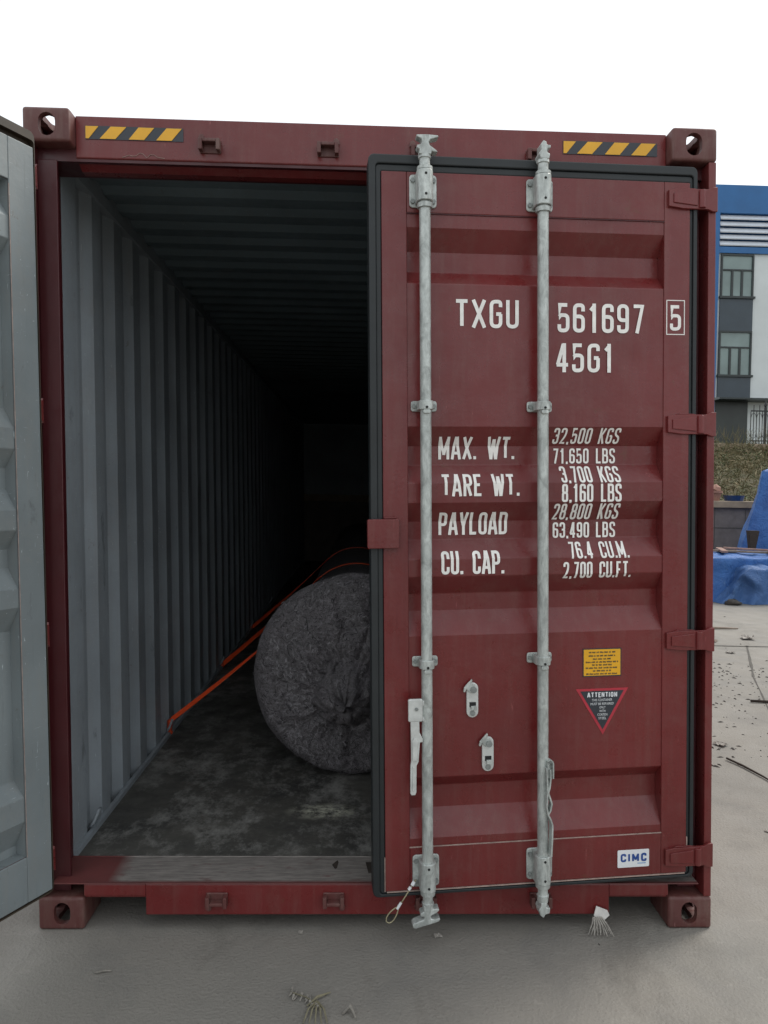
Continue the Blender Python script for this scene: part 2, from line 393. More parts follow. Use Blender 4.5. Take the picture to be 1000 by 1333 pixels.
# side walls: corrugated sheet, grey inside and red outside
def corr_y():
    ys = [(.195, 0)]; y = .345
    while y < 11.9:
        ys += [(y, 0), (y+.05, 1), (y+.125, 1), (y+.175, 0)]; y += .278
    ys.append((12.1, 0)); return ys
CY = corr_y()
for sx in (-1, 1):
    m = MB(); n = len(CY)
    # inner skin: 0 = towards inside
    for skin, off in ((0, 0), (1, .003)):
        vs = []
        for (y, k) in CY:
            x = sx*(1.168+.034*k+off)
            vs += [(x, y, .1385), (x, y, 2.84)]
        m.add(vs, [(2*i, 2*i+1, 2*i+3, 2*i+2) for i in range(n-1)], skin)
    m.build('side_wall', [GREY, RED], BOX, shear, fix=False)
    # bottom and top rails
    q = lambda x0, x1, *r_: (*(sorted((sx*x0, sx*x1))), *r_)
    m = MB(); m.box(*q(1.206, 1.2165, .1785, 12.05, .02, .160)); m.box(*q(1.18, 1.2055, .1785, 12.05, .02, .03))
    m.box(*q(1.17, 1.2165, .1785, 12.05, 2.841, 2.892))
    m.build('side_rail', RED, BOX, shear)
    m = MB(); m.box(*q(1.158, 1.2, .2005, 12.09, 2.792, 2.8405)); m.box(*q(1.164, 1.168, .2005, 12.09, 2.8406, 2.876)); m.build('top_rail', GREY, BOX, shear)
    m = MB(); m.box(*q(1.150, 1.1675, .1975, 12.09, .1705, .192)); m.build('floor_angle', GREY, BOX, shear)
for y0 in (.40, 1.6, 3.2, 4.8, 6.4):
    m = MB(); m.tube([(-1.165, y0-.03, .205), (-1.150, y0-.028, .225), (-1.138, y0-.012, .262), (-1.138, y0+.012, .262), (-1.150, y0+.028, .225), (-1.165, y0+.03, .205)], .0065, 8)
    m.build('lashing_ring', GREY, BOX, shear, smooth=True)
m = MB(); pts = [(-.895+.0125*k, .0535, 2.752+.018*abs(math.sin(k*.9))*math.sin(k*math.pi/12)) for k in range(13)]
m.tube(pts, .0009, 5); m.build('weld_scuff', SEAL, HEAD, shear)
# roof: transverse corrugation
m = MB(); ys = [(.155, 0)]; y = .30
while y < 12: ys += [(y, 0), (y+.045, 1), (y+.105, 1), (y+.15, 0)]; y += .209
ys.append((12.1, 0))
for skin, off in ((0, 0), (1, .003)):
    vs = []
    for (yy, k) in ys: vs += [(-1.169, yy, 2.850+.022*k+off), (1.169, yy, 2.850+.022*k+off)]
    m.add(vs, [(2*i, 2*i+1, 2*i+3, 2*i+2) for i in range(len(ys)-1)], skin)
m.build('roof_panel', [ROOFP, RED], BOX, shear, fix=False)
m = MB(); m.box(-1.217, 1.217, 12.101, 12.19, 0.02, 2.89); m.build('end_wall', GREY, BOX, shear)

# ------------------------------------------------------------------ doors
REC = [(2.515, 2.445, 2.375, 2.325), (1.836, 1.770, 1.704, 1.641), (1.572, 1.505, 1.441, 1.376), (1.315, 1.250, 1.190, 1.108), (.610, .565, .485, .395)]
DEP = .046
def prof(wv):
    for a, b, c, d in REC:
        if d < wv < a:
            if wv > b: return -DEP*(a-wv)/(a-b)
            if wv > c: return -DEP
            return -DEP*(wv-d)/(c-d)
    return 0.0
A_ = R(4.5)
def TR(v):      # (s, w, n): s = distance from the hinge edge, w = height, n = outwards
    s, wv, n = v
    return shear((1.17-s*math.cos(A_)+n*math.sin(A_), -s*math.sin(A_)-n*math.cos(A_), wv-.0235*s))
B_ = R(117)
def TL(v):
    s, wv, n = v; d = Vector((math.cos(B_), -math.sin(B_))); no = Vector((-math.sin(B_), -math.cos(B_)))
    p = Vector((-1.116-.0062*(wv-.2), -.12))+d*(s-.05)+no*(n+.06)
    return shear((p.x, p.y, wv))
def D3(s, wv, n): return (s, wv, n)
def rrect(x0, x1, y0, y1, r, n=4):
    P = []
    for cx, cy, a0 in ((x1-r, y1-r, 0), (x0+r, y1-r, 90), (x0+r, y0+r, 180), (x1-r, y0+r, 270)):
        for k in range(n+1): a = R(a0+90*k/n); P.append((cx+r*math.cos(a), cy+r*math.sin(a)))
    return P
def make_door(T, red, inner, rub, ge):
    """leaf with frame and corrugated panel; returns the leaf"""
    m = MB()
    def fr(s0, s1, w0, w1):           # box frame member, outer side red, inner side grey
        m.box(s0, s1, w0, w1, -.0525, 0); m.box(s0, s1, w0, w1, -.060, -.053, 1)
    fr(.05, .146, .215, 2.70); fr(1.068, 1.155, .215, 2.70); fr(.1465, 1.0675, 2.563, 2.70); fr(.1465, 1.0675, .215, .366)
    bp = [2.5628]
    for a, b, c, d in REC: bp += [a, b, c, d]
    bp.append(.3662)
    for mi, off in ((0, -.004), (1, -.008)):
        vs = []
        for wv in bp: vs += [(.1462, wv, prof(wv)*(1 if wv else 1)+off), (1.0678, wv, prof(wv)+off)]
        # exact break values
        i = 0
        for wv in bp:
            p_ = 0
            for a, b, c, d in REC:
                if wv in (b, c): p_ = -DEP
            vs[2*i] = (.1462, wv, p_+off); vs[2*i+1] = (1.0678, wv, p_+off); i += 1
        m.add(vs, [(2*i, 2*i+1, 2*i+3, 2*i+2) for i in range(len(bp)-1)], mi)
    pp = lambda wv: next((-DEP for a, b, c, d in REC if wv in (b, c)), 0.0)
    for s_ in (.1468, 1.0672):
        vs = []
        for wv in bp: vs += [(s_, wv, pp(wv)-.0085), (s_, wv, -.0545)]
        m.add(vs, [(2*i, 2*i+1, 2*i+3, 2*i+2) for i in range(len(bp)-1)], 1)
    for wv in (2.5624, .3666): m.add([(.147, wv, -.0085), (1.067, wv, -.0085), (1.067, wv, -.0535), (.147, wv, -.0535)], [(0, 1, 2, 3)], 1)
    leaf = m.build('container_door', [red, inner], BOX, T, bevel=.0025)
    gk = MB()
    def ring(e0, e1, n0, n1, r_in, r_out):
        a = rrect(.05-e0[0], 1.155+e0[1], .215-e0[2], 2.70+e0[3], r_in); b = rrect(.05-e1[0], 1.155+e1[1], .215-e1[2], 2.70+e1[3], r_out); n = len(a)
        vs = [(*p, n0) for p in a]+[(*p, n0) for p in b]+[(*p, n1) for p in a]+[(*p, n1) for p in b]; fs = []
        for i in range(n):
            k = (i+1) % n
            fs += [(i, k, n+k, n+i), (2*n+i, 3*n+i, 3*n+k, 2*n+k), (n+i, n+k, 3*n+k, 3*n+i), (i, 2*n+i, 2*n+k, k)]
        gk.add(vs, fs)
    ring((.0006,)*4, (.0006+ge[0]*.45, .0006+ge[1]*.45, ge[2]*.45, ge[3]*.45), -.040, -.004, .003, .012)
    ring((ge[0]*.44, ge[1]*.44, ge[2]*.44, ge[3]*.44), ge, -.062, .003, .012, .020)
    gk.build('door_gasket', rub, leaf, T, bevel=.004)
    return leaf
def bolt(m, s, wv, n, r=.008, h=.007):
    m.prism([(s+r*math.cos(k*math.pi/3), wv+r*math.sin(k*math.pi/3)) for k in range(6)], n, n+h, D3)
NR = .045
def rod_gear(leaf, T, sr, kind):
    m = MB(); m.tube([(sr, .24, NR), (sr, 2.70, NR)], .0190, 20)
    rod = m.build('lock_rod', GALV, leaf, T, smooth=40)
    # end bearings
    for w0, w1 in ((2.577, 2.688), (.230, .342)):
        m = MB()
        pb = [(sr+.047, 0), (sr+.047, .007), (sr+.026, .008)]
        m.prism(rrect(sr-.047, sr+.047, w0, w1, .012), .0005, .008, D3)
        m.prism([(sr+.0275*math.cos(k*math.pi/12), max(.0, NR*.0+.0)+NR+.0275*math.sin(k*math.pi/12)) for k in range(13)][::1]+[(sr-.0275, .0085), (sr+.0275, .0085)], w0+.006, w1-.002 if w0 > 1 else w1-.006, lambda a, b, d: (a, d, b))
        br = m.build('rod_bearing', GALV, leaf, T, bevel=.0025, smooth=40)
        for ds in (-.036, .036):
            for wv in (w0+.020, w1-.020): m = MB(); bolt(m, sr+ds, wv, .0082); m.build('bolt', GALV_DARK, leaf, T)
        for wv in (w0+.024, w1-.020):
            m = MB(); m.prism([(sr+.0045*math.cos(k*math.pi/5), wv+.0045*math.sin(k*math.pi/5)) for k in range(10)], NR+.024, NR+.0285, D3)
            m.build('rivet_hole', BLACKHOLE, leaf, T)
    for wc in (1.904, 1.023):                       # middle guide brackets
        m = MB()
        m.prism(rrect(sr-.045, sr+.045, wc-.018, wc+.018, .008), .0005, .006, D3)
        m.prism([(sr+.026*math.cos(k*math.pi/12), NR+.026*math.sin(k*math.pi/12)) for k in range(13)]+[(sr-.026, .0065), (sr+.026, .0065)], wc-.016, wc+.014, lambda a, b, d: (a, d, b))
        m.prism(rrect(sr-.013, sr+.013, wc-.030, wc-.0165, .006), NR+.012, NR+.0262, D3)
        m.build('rod_guide', GALV, leaf, T, bevel=.002, smooth=40)
        for ds in (-.035, .035): m = MB(); bolt(m, sr+ds, wc, .0062, .0075); m.build('bolt', GALV_DARK, leaf, T)
        m = MB(); m.prism([(sr+.0045*math.cos(k*math.pi/5), wc-.009+.0045*math.sin(k*math.pi/5)) for k in range(10)], NR+.023, NR+.0275, D3)
        m.build('rivet_hole', BLACKHOLE, leaf, T)
    # necks and cams
    k = .2245e-3
    for end in (1, -1):
        m = MB()
        if end > 0:
            m.tube([(sr, 2.687, NR), (sr, 2.697, NR), (sr, 2.6975, NR), (sr, 2.724, NR), (sr, 2.726, NR), (sr, 2.737, NR)], [.0265, .0265, .018, .0175, .0215, .0205], 18)
            m.build('rod_neck', GALV, leaf, T, smooth=40); m = MB(); m.tube([(sr, 2.5765, NR), (sr, 2.562, NR)], [.026, .0255], 18)
            m.build('rod_collar', GALV, leaf, T, smooth=40)
        else:
            m.tube([(sr, .236, NR), (sr, .222, NR), (sr, .2215, NR), (sr, .196, NR), (sr, .194, NR), (sr, .170, NR)], [.0265, .025, .0175, .0175, .021, .018], 18)
        if end < 0: m.build('rod_neck', GALV, leaf, T, smooth=40)
        m = MB()
        if kind == 0 and end > 0:
            P = [(140, 100), (300, 92), (460, 100), (478, 118), (450, 135), (345, 165), (325, 200), (340, 250), (400, 290), (462, 338), (440, 345), (370, 335), (360, 380), (180, 380), (190, 320), (150, 290), (150, 250), (210, 240), (225, 200), (215, 160), (150, 130)]
            P = [(sr-(x-275)*k, 2.735+(378-y)*k) for x, y in P]
            m.prism(P, NR-.017, NR+.018, D3)
        elif kind == 0:
            P = [(630, 860), (745, 860), (748, 912), (825, 908), (832, 930), (800, 960), (735, 990), (716, 1005), (722, 1035), (780, 1045), (832, 1030), (845, 1050), (825, 1078), (700, 1110), (565, 1140), (520, 1152), (485, 1138), (480, 1100), (500, 1078), (560, 1060), (630, 1035), (635, 1005), (600, 1000), (578, 980), (590, 950), (628, 940)]
            P = [(sr-(x-690)*.265e-3, .171-((1090+y/10)-1183)*.00268) for x, y in P]
            m.prism(P, NR-.020, NR+.016, D3)
        elif end > 0:
            m.prism([(sr+.014, 2.735), (sr+.020, 2.752), (sr+.012, 2.765), (sr+.013, 2.785), (sr+.004, 2.797), (sr-.006, 2.792), (sr-.008, 2.782), (sr-.021, 2.782), (sr-.021, 2.772), (sr-.009, 2.768), (sr-.009, 2.757), (sr-.019, 2.752), (sr-.015, 2.735)], NR-.030, NR+.020, D3)
        else:
            m.prism([(sr+.011, .1725), (sr+.012, .158), (sr+.019, .148), (sr+.014, .128), (sr+.002, .118), (sr-.004, .130), (sr-.020, .134), (sr-.022, .152), (sr-.008, .156), (sr-.010, .1725)], NR-.030, NR+.018, D3)
        m.build('locking_cam', GALV, leaf, T, bevel=.003)
    return rod
def hinges(leaf, T, red):
    kk = .12 if T is TL else 1
    for wc in (2.640, 1.844, 1.067, .276):
        m = MB(); h = .035
        m.prism([(.134, wc-h*.78), (.134, wc+h*.86), (.10, wc+h), (-.012, wc+h*1.02), (-.012-.018*kk, wc+h*1.25), (-.012-.035*kk, wc+h*1.25), (-.012-.035*kk, wc-h*1.2), (-.012-.018*kk, wc-h*1.2), (-.012, wc-h), (.08, wc-h*.98)], .0005, .012, D3)
        m.prism([(.118, wc-h*.45), (.118, wc+h*.5), (.03, wc+h*.74), (.03, wc-h*.7)], .0122, .0165, D3)
        m.tube([(.012, wc-h*.9, .010), (.012, wc+h*.9, .010)], .0135, 14)
        m.prism([(.02, wc+h*1.0), (.10, wc+h*1.01), (.09, wc+h*1.14), (.035, wc+h*1.1)], .0, .007, D3)
        m.build('door_hinge', red, leaf, T, bevel=.004, seg=3)

DOORR = make_door(TR, RED, GREY_DOOR, RUBBER, (.026, .044, .018, .056)); tag(DOORR, 'dark red door standing slightly ajar with white lettering')
DOORL = make_door(TL, RED, GREY_DOOR, RUBBER_OLD, (.004, .044, .008, .050)); tag(DOORL, 'door swung wide open showing its pale grey inner side')
hinges(DOORR, TR, RED); hinges(DOORL, TL, RED)
rod_gear(DOORR, TR, 1.013, 0); rod_gear(DOORR, TR, .604, 1)
rod_gear(DOORL, TL, 1.013, 1); rod_gear(DOORL, TL, .604, 0)
# pale sealant / chipped paint lines
m = MB()
m.box(.056, 1.15, .2105, .2145, -.012, .0015); m.box(.146, 1.07, .3655, .368, -.0030, .0014)
m.box(1.1555, 1.158, .215, .335, -.012, .001); m.box(.0465, .0495, .235, .345, -.012, .001)
m.build('sealant_line', SEAL, DOORR, TR)
m = MB(); m.box(.146, 1.07, 2.5600, 2.5625, -.0030, .0004); m.build('sealant_line', POST_RED, DOORR, TR)
m = MB(); m.box(1.067, 1.0695, .367, 2.55, -.0610, -.0600); m.box(.1455, .1475, .367, 2.55, -.0610, -.0600); m.build('sealant_line', SEAL, DOORL, TL)
# guard block welded on the free edge
m = MB(); m.prism(rrect(1.103, 1.212, 1.418, 1.518, .006), .0005, .026, D3); m.box(1.110, 1.155, 1.5185, 1.524, .001, .014)
m.build('edge_block', RED, DOORR, TR, bevel=.003)

# handle of the outer rod
m = MB()
m.prism(rrect(1.030, 1.080, .828, .906, .006), .048, .060, D3)
m.prism([(1.031, .898), (1.020, .905), (1.018, .885), (1.031, .880)], .046, .0595, D3)
m.prism([(1.031, .846), (1.018, .836), (1.020, .828), (1.031, .828)], .046, .0595, D3)
m.build('handle_hub', GALV_LIGHT, DOORR, TR, bevel=.003)
m = MB(); bolt(m, 1.052, .872, .0602, .0065, .004); m.build('bolt', GALV_DARK, DOORR, TR)
m = MB()
m.prism([(1.072, .829), (1.042, .829), (1.041, .790), (1.030, .768), (1.030, .757), (1.040, .756), (1.045, .690), (1.052, .676), (1.053, .585), (1.057, .575), (1.070, .575), (1.074, .582), (1.073, .676), (1.070, .692)], .047, .058, D3)
m.prism([(1.068, .760), (1.058, .778), (1.048, .760), (1.050, .694), (1.066, .694)], .0582, .0625, D3)
m.prism([(1.0655, .674), (1.0585, .674), (1.0595, .590), (1.0665, .590)], .0582, .0615, D3)
HND = m.build('door_handle', GALV_LIGHT, DOORR, TR, bevel=.002)
# handle of the inner rod, folded against the rod and seen edge-on
m = MB()
def sheetpath(pts, th, n0, n1):
    L = [(a+th/2, b) for a, b in pts]+[(a-th/2, b) for a, b in pts[::-1]]
    m.prism(L, n0, n1, D3)
sheetpath([(.590, .650), (.588, .62), (.592, .585), (.600, .560), (.602, .520), (.598, .495), (.588, .475), (.582, .455), (.583, .400), (.586, .345)], .006, .055, .085)
sheetpath([(.602, .655), (.598, .60), (.598, .575), (.588, .545), (.583, .528), (.588, .505), (.596, .49)], .006, .058, .082)
sheetpath([(.594, .62), (.594, .676), (.588, .682), (.580, .676), (.577, .668), (.577, .615)], .0055, .060, .078)
m.build('door_handle', GALV, DOORR, TR, bevel=.001)
# handle catches
for sc_, wc, in ((.845, .890), (.790, .697)):
    m = MB(); m.prism(stad(sc_, wc-.010, .021, .062), -.0035, .006, D3)
    rp = m.build('handle_catch', GALV_LIGHT, DOORR, TR, bevel=.0025)
    m = MB()
    m.box(sc_-.012, sc_+.011, wc-.034, wc-.017, .0062, .0075); m.build('catch_slot', BLACKHOLE, DOORR, TR)
    m = MB(); m.box(sc_-.013, sc_+.007, wc-.044, wc-.029, .0076, .016)
    m.build('catch_tongue', GALV, DOORR, TR, bevel=.001)
    m = MB(); m.prism([(sc_+.0095*math.cos(t_*math.pi/8), wc-.056+.0095*math.sin(t_*math.pi/8)) for t_ in range(16)], .0062, .0095, D3)
    m.build('bolt', GALV_DARK, DOORR, TR)
    m = MB(); m.prism([(sc_+.011*math.cos(t_*math.pi/8)-.002, wc+.028+.011*math.sin(t_*math.pi/8)) for t_ in range(16)], .0125, .018, D3)
    m.build('bolt', GALV_DARK, DOORR, TR)
    m = MB(); m.prism([(sc_-.008, wc+.046), (sc_+.004, wc+.052), (sc_+.010, wc+.066), (sc_+.002, wc+.061), (sc_+.020, wc+.050), (sc_+.031, wc+.036), (sc_+.034, wc+.022), (sc_+.028, wc+.018), (sc_+.024, wc+.030), (sc_+.012, wc+.018), (sc_-.006, wc+.018)][::-1] if 0 else
            [(sc_-.008, wc+.020), (sc_+.012, wc+.018), (sc_+.022, wc+.031), (sc_+.028, wc+.019), (sc_+.034, wc+.022), (sc_+.031, wc+.037), (sc_+.020, wc+.050), (sc_+.004, wc+.066), (sc_+.001, wc+.060), (sc_+.004, wc+.052), (sc_-.009, wc+.044)], .0063, .0123, D3)
    m.build('catch_latch', GALV, DOORR, TR, bevel=.0015)

# ------------------------------------------------------------------ lettering in a condensed stroke face
S = 0   # sharp corner flag
GL = {
 'T': ([[(-.12, 1), (1.12, 1)], [(.5, .93), (.5, 0)]], 1), 'X': ([[(-.05, -.06), (1.05, 1.06)], [(-.05, 1.06), (1.05, -.06)]], 1.1),
 'G': ([[(1, .78), (1, 1), (0, 1), (0, 0), (1, 0), (1, .5)], [(1.07, .5), (.52, .5)]], 1), 'U': ([[(0, 1.07), (0, 0), (1, 0), (1, 1.07)]], 1),
 'M': ([[(0, -.075), (0, 1.075)], [(1, -.075), (1, 1.075)], [(.0, 1.0), (.52, .16)], [(1, 1.0), (.48, .16)]], 1.4), 'A': ([[(-.08, -.075), (.44, 1.075)], [(1.08, -.075), (.56, 1.075)], [(.16, .25), (.84, .25)]], 1.1),
 'W': ([[(-.05, 1.075), (.24, -.075)], [(.48, .95), (.27, -.075)], [(.52, .95), (.73, -.075)], [(1.05, 1.075), (.76, -.075)]], 1.6),
 'R': ([[(0, -.07), (0, 1, S), (1, 1), (1, .5), (0, .5)], [(.5, .5), (1.02, -.05)]], 1), 'E': ([[(1.15, 1), (0, 1, S), (0, 0, S), (1.15, 0)], [(0, .52), (.85, .52)]], .9),
 'P': ([[(0, -.07), (0, 1, S), (1, 1), (1, .45), (0, .45)]], 1), 'Y': ([[(-.05, 1.075), (.47, .40)], [(1.05, 1.075), (.53, .40)], [(.5, .48), (.5, -.075)]], 1.05),
 'L': ([[(0, 1.07), (0, 0, S), (1.15, 0)]], .85), 'O': ([[(0, 0), (1, 0), (1, 1), (0, 1), 'c']], 1), 'D': ([[(0, 0, S), (1, 0), (1, 1), (0, 1, S), 'c']], 1),
 'C': ([[(1, .7), (1, 1), (0, 1), (0, 0), (1, 0), (1, .3)]], 1), 'K': ([[(0, 1.07), (0, -.07)], [(1, 1.05), (.05, .38)], [(.3, .58), (1.04, -.06)]], 1),
 'S': ([[(1, .76), (1, 1), (0, 1), (0, .58), (1, .42), (1, 0), (0, 0), (0, .24)]], 1), 'B': ([[(0, 0, S), (1, 0), (1, .53), (0, .53, S)], [(0, -.07), (0, 1, S), (.95, 1), (.95, .53), (.1, .53)]], 1),
 'F': ([[(1, 1), (0, 1, S), (0, -.07)], [(0, .5), (.85, .5)]], .9), 'I': ([[(.0, 1.07), (.0, -.07)]], .02), 'H': ([[(0, 1.07), (0, -.07)], [(1, 1.07), (1, -.07)], [(0, .52), (1, .52)]], 1),
 'N': ([[(0, -.075), (0, 1.075)], [(1, -.075), (1, 1.075)], [(.03, 1.0), (.97, 0)]], 1.05), '.': ([[(0, -.07), (0, .09)]], .05), ',': ([[(0, .07), (-.03, -.12)]], .05),
 '0': ([[(0, 0), (1, 0), (1, 1), (0, 1), 'c']], .95), '1': ([[(.08, .80), (.60, .97)], [(.62, 1.075), (.62, -.075)]], .75), '2': ([[(0, .74), (0, 1), (1, 1), (1, .55), (0, 0, S), (1.05, 0)]], .95),
 '3': ([[(0, .76), (0, 1), (1, 1), (1, .53), (.35, .53)], [(.5, .53), (1, .53), (1, 0), (0, 0), (0, .26)]], .95), '4': ([[(.72, -.075), (.72, 1.075)], [(.62, 1.04), (-.03, .22)], [(-.14, .22), (1.14, .22)]], 1),
 '5': ([[(.95, 1), (.06, 1, S), (.02, .5, S), (.1, .60), (1, .60), (1, 0), (0, 0), (0, .24)]], .95), '6': ([[(1, .76), (1, 1), (0, 1), (0, 0), (1, 0), (1, .56), (0, .56)]], .95),
 '7': ([[(-.05, 1), (1, 1, S), (.35, -.07)]], .95), '8': ([[(0, 0), (1, 0), (1, .52), (0, .52), 'c'], [(.05, .52), (.95, .52), (.95, 1), (.05, 1), 'c']], .95),
 '9': ([[(0, .24), (0, 0), (1, 0), (1, 1), (0, 1), (0, .44), (1, .44)]], .95), ' ': ([], 1.05)}
def stroke(pts, closed, t, rad):
    """rounded polyline -> ribbon quads in the plane"""
    P = [Vector(p[:2]) for p in pts]; sharp = [len(p) > 2 for p in pts]; n = len(P); Q = []
    for i in range(n):
        if not closed and i in (0, n-1): Q.append(P[i]); continue
        a, b, c = P[i-1], P[i], P[(i+1) % n]
        if sharp[i]: Q.append(b); continue
        rr = min(rad, (b-a).length*.49, (c-b).length*.49)
        p0 = b+(a-b).normalized()*rr; p1 = b+(c-b).normalized()*rr
        for k in range(6):
            s_ = k/5; Q.append(p0*(1-s_)**2+b*2*s_*(1-s_)+p1*s_*s_)
    L = []; n = len(Q)
    for i in range(n):
        a = Q[i-1] if (closed or i > 0) else None; c = Q[(i+1) % n] if (closed or i < n-1) else None
        d0 = (Q[i]-a).normalized() if a is not None else None; d1 = (c-Q[i]).normalized() if c is not None else None
        if d0 is None: d0 = d1
        if d1 is None: d1 = d0
        tn = d0+d1
        tn = tn.normalized() if tn.length > 1e-6 else d0
        nn = Vector((-tn.y, tn.x)); ms = max(.72, nn.dot(Vector((-d1.y, d1.x))))
        L.append((Q[i]+nn*t/2/ms, Q[i]-nn*t/2/ms))
    return L
def text_layout(txt, x0, x1, y0, y1, tw=.135):
    """strokes of the text fitted in the box; x runs left to right"""
    h = y1-y0; t = h*tw; units = 0; bw = .40*h
    gap = .19*h
    wd = [GL[c][1] for c in txt]
    total = sum(max(wv*bw, 0)+(t if c != ' ' else 0) for wv, c in zip(wd, txt))+gap*(len(txt)-1)
    k = (x1-x0)/total; x = x0; out_ = []; tt = t
    for c, wv in zip(txt, wd):
        w_ = wv*bw*k; e = (t if c != ' ' else 0)
        cell = w_+e*k
        for st in GL[c][0]:
            closed = st[-1] == 'c'; pts = st[:-1] if closed else st
            q = []
            for p in pts:
                px = x+e*k/2+p[0]*max(w_ if wv > .1 else bw*k*.2, 0); py = y0+t/2+p[1]*(h-t)
                q.append((px, py, 0) if len(p) > 2 else (px, py))
            out_.append((stroke(q, closed, tt, h*.19), closed))
        x += cell+gap*k
    return out_
def lettering(lines, name, matl, parent, T, conform=True, n0=-.0022, label=None, tw=.128):
    if len(lines) > 1:
        for l_ in lines:
            if conform: sh = prof((l_[3]+l_[4])/2)/DEP*.0165*(1.265-l_[1]); l_ = (l_[0], l_[1]+sh, l_[2]+sh, l_[3], l_[4])
            lettering([l_], name, matl, parent, T, conform, n0, label, tw)
        return
    bm = bmesh.new(); lv = 0
    for (txt, s0, s1, w0, w1) in lines:
        # s0 is the left end seen from outside; local x = -s
        for k, (L, closed) in enumerate(text_layout(txt, -s0, -s1, w0, w1, tw)):
            vs = []
            for i_, (a, b) in enumerate(L):
                zz = (k % 9)*.00022+(0 if closed else .0004*i_/len(L)); vs.append((bm.verts.new((a.x, a.y, zz)), bm.verts.new((b.x, b.y, zz))))
            n = len(vs)
            for i in range(n if closed else n-1):
                p, q = vs[i], vs[(i+1) % n]
                try: bm.faces.new((p[0], p[1], q[1], q[0]))
                except ValueError: pass
    if conform:
        for rec in REC:
            for wv in rec:
                bmesh.ops.bisect_plane(bm, geom=bm.verts[:]+bm.edges[:]+bm.faces[:], plane_co=(0, wv, 0), plane_no=(0, 1, 0))
    bmesh.ops.triangulate(bm, faces=bm.faces[:])
    bm.verts.ensure_lookup_table(); bm.verts.index_update()
    m = MB()
    m.add([(-v.co.x, v.co.y, n0+v.co.z+(prof(v.co.y) if conform else 0)) for v in bm.verts], [tuple(v.index for v in f_.verts) for f_ in bm.faces])
    bm.free()
    o = m.build(name, matl, parent, T, fix=False)
    if label: o['label'] = label
    return o
LX = [('TXGU', .899, .677, 2.176, 2.274), ('561697', .535, .221, 2.166, 2.268), ('45G1', .540, .334, 2.027, 2.128)]
LW = [('MAX. WT.', .957, .685, 1.724, 1.802), ('TARE WT.', .948, .674, 1.594, 1.671), ('PAYLOAD', .957, .713, 1.457, 1.537), ('CU. CAP.', .950, .730, 1.322, 1.402),
      ('32,500 KGS', .548, .304, 1.778, 1.832), ('71,650 LBS', .548, .318, 1.708, 1.762), ('3,700 KGS', .523, .306, 1.639, 1.698), ('8,160 LBS', .518, .301, 1.570, 1.635),
      ('28,800 KGS', .548, .306, 1.507, 1.565), ('63,490 LBS', .548, .317, 1.441, 1.497), ('76.4 CU.M.', .491, .274, 1.370, 1.427), ('2,700 CU.FT.', .512, .263, 1.299, 1.358)]
lettering(LX, 'number_lettering', WHITE_DECAL, DOORR, TR)
lettering(LW, 'weight_lettering', WHITE_DECAL, DOORR, TR)
lettering([('5', .123, .083, 2.178, 2.268)], 'check_digit', WHITE_DECAL, DOORR, TR, False, .0005)
m = MB()
for a in ((.1375, .0685, 2.283, 2.286), (.1375, .0685, 2.163, 2.166)): m.box(a[1], a[0], a[2], a[3], .0003, .0012)
for a in ((.1345, .1375), (.0685, .0715)): m.box(a[0], a[1], 2.1661, 2.2829, .0003, .0012)
m.build('check_digit_frame', WHITE_DECAL, DOORR, TR)

def sticker_text(lines, matl, parent, T, n):
    """lines: (text, centre s, baseline w, height, width) from the built-in face"""
    m = MB(); dg = None
    for txt, sc_, wb, h, wid in lines:
        cu = bpy.data.curves.new('tmp', 'FONT'); cu.body = txt; cu.size = 1; cu.resolution_u = 2; cu.offset = 0
        o = bpy.data.objects.new('tmp', cu); COL.objects.link(o); dg = bpy.context.evaluated_depsgraph_get()
        me = bpy.data.meshes.new_from_object(o.evaluated_get(dg))
        xs = [v.co.x for v in me.vertices]; x0, x1 = min(xs), max(xs)
        kx = wid/(x1-x0); ky = h/.70
        m.add([(sc_-((v.co.x-x0)*kx-wid/2), wb+v.co.y*ky, n) for v in me.vertices], [tuple(p.vertices) for p in me.polygons])
        bpy.data.objects.remove(o)
    return m.build('sticker_lettering', matl, parent, T, fix=False)
m = MB(); m.box(.302, .438, .949, 1.043, -.0036, -.0020); m.build('yellow_sticker', YELLOW, DOORR, TR)
m = MB()
for b_ in ((.3000, .440, 1.0432, 1.0465), (.3000, .440, .9455, .9488)): m.box(*b_, -.0036, -.0022)
for b_ in ((.2985, .3018, .9455, 1.0465), (.4382, .4415, .9455, 1.0465)): m.box(*b_, -.0036, -.0024)
m.build('sticker_border', BLACK_FILM, DOORR, TR)
rnd = random.Random(3); m = MB()      # rows of print too small to read in the photograph
for wv, wid in ((1.030, .098), (1.0175, .100), (1.006, .068), (.995, .122), (.9845, .074), (.974, .122), (.9635, .068), (.9525, .118)):
    a = .370+wid/2; e = .370-wid/2
    while a > e+.004:
        L = min(rnd.uniform(.006, .020), a-e); b = a
        while b > a-L+.0012: m.box(b-.0014, b, wv, wv+rnd.choice((.0042, .0055, .0055)), -.0018, -.0012); b -= .0024
        a -= L+.0030
m.build('sticker_print', BLACK_FILM, DOORR, TR)
m = MB(); m.prism([(.467, .902), (.272, .902), (.367, .735)], -.0036, -.0024, D3); m.build('warning_triangle', RED_FILM, DOORR, TR)
m = MB(); m.prism([(.451, .8935), (.2895, .8935), (.3675, .754)], -.0022, -.0016, D3); m.build('triangle_field', BLACK_FILM, DOORR, TR)
lettering([('ATTENTION', .425, .315, .871, .889)], 'sticker_lettering', WHITE_FILM, DOORR, TR, False, -.0010, tw=.2)
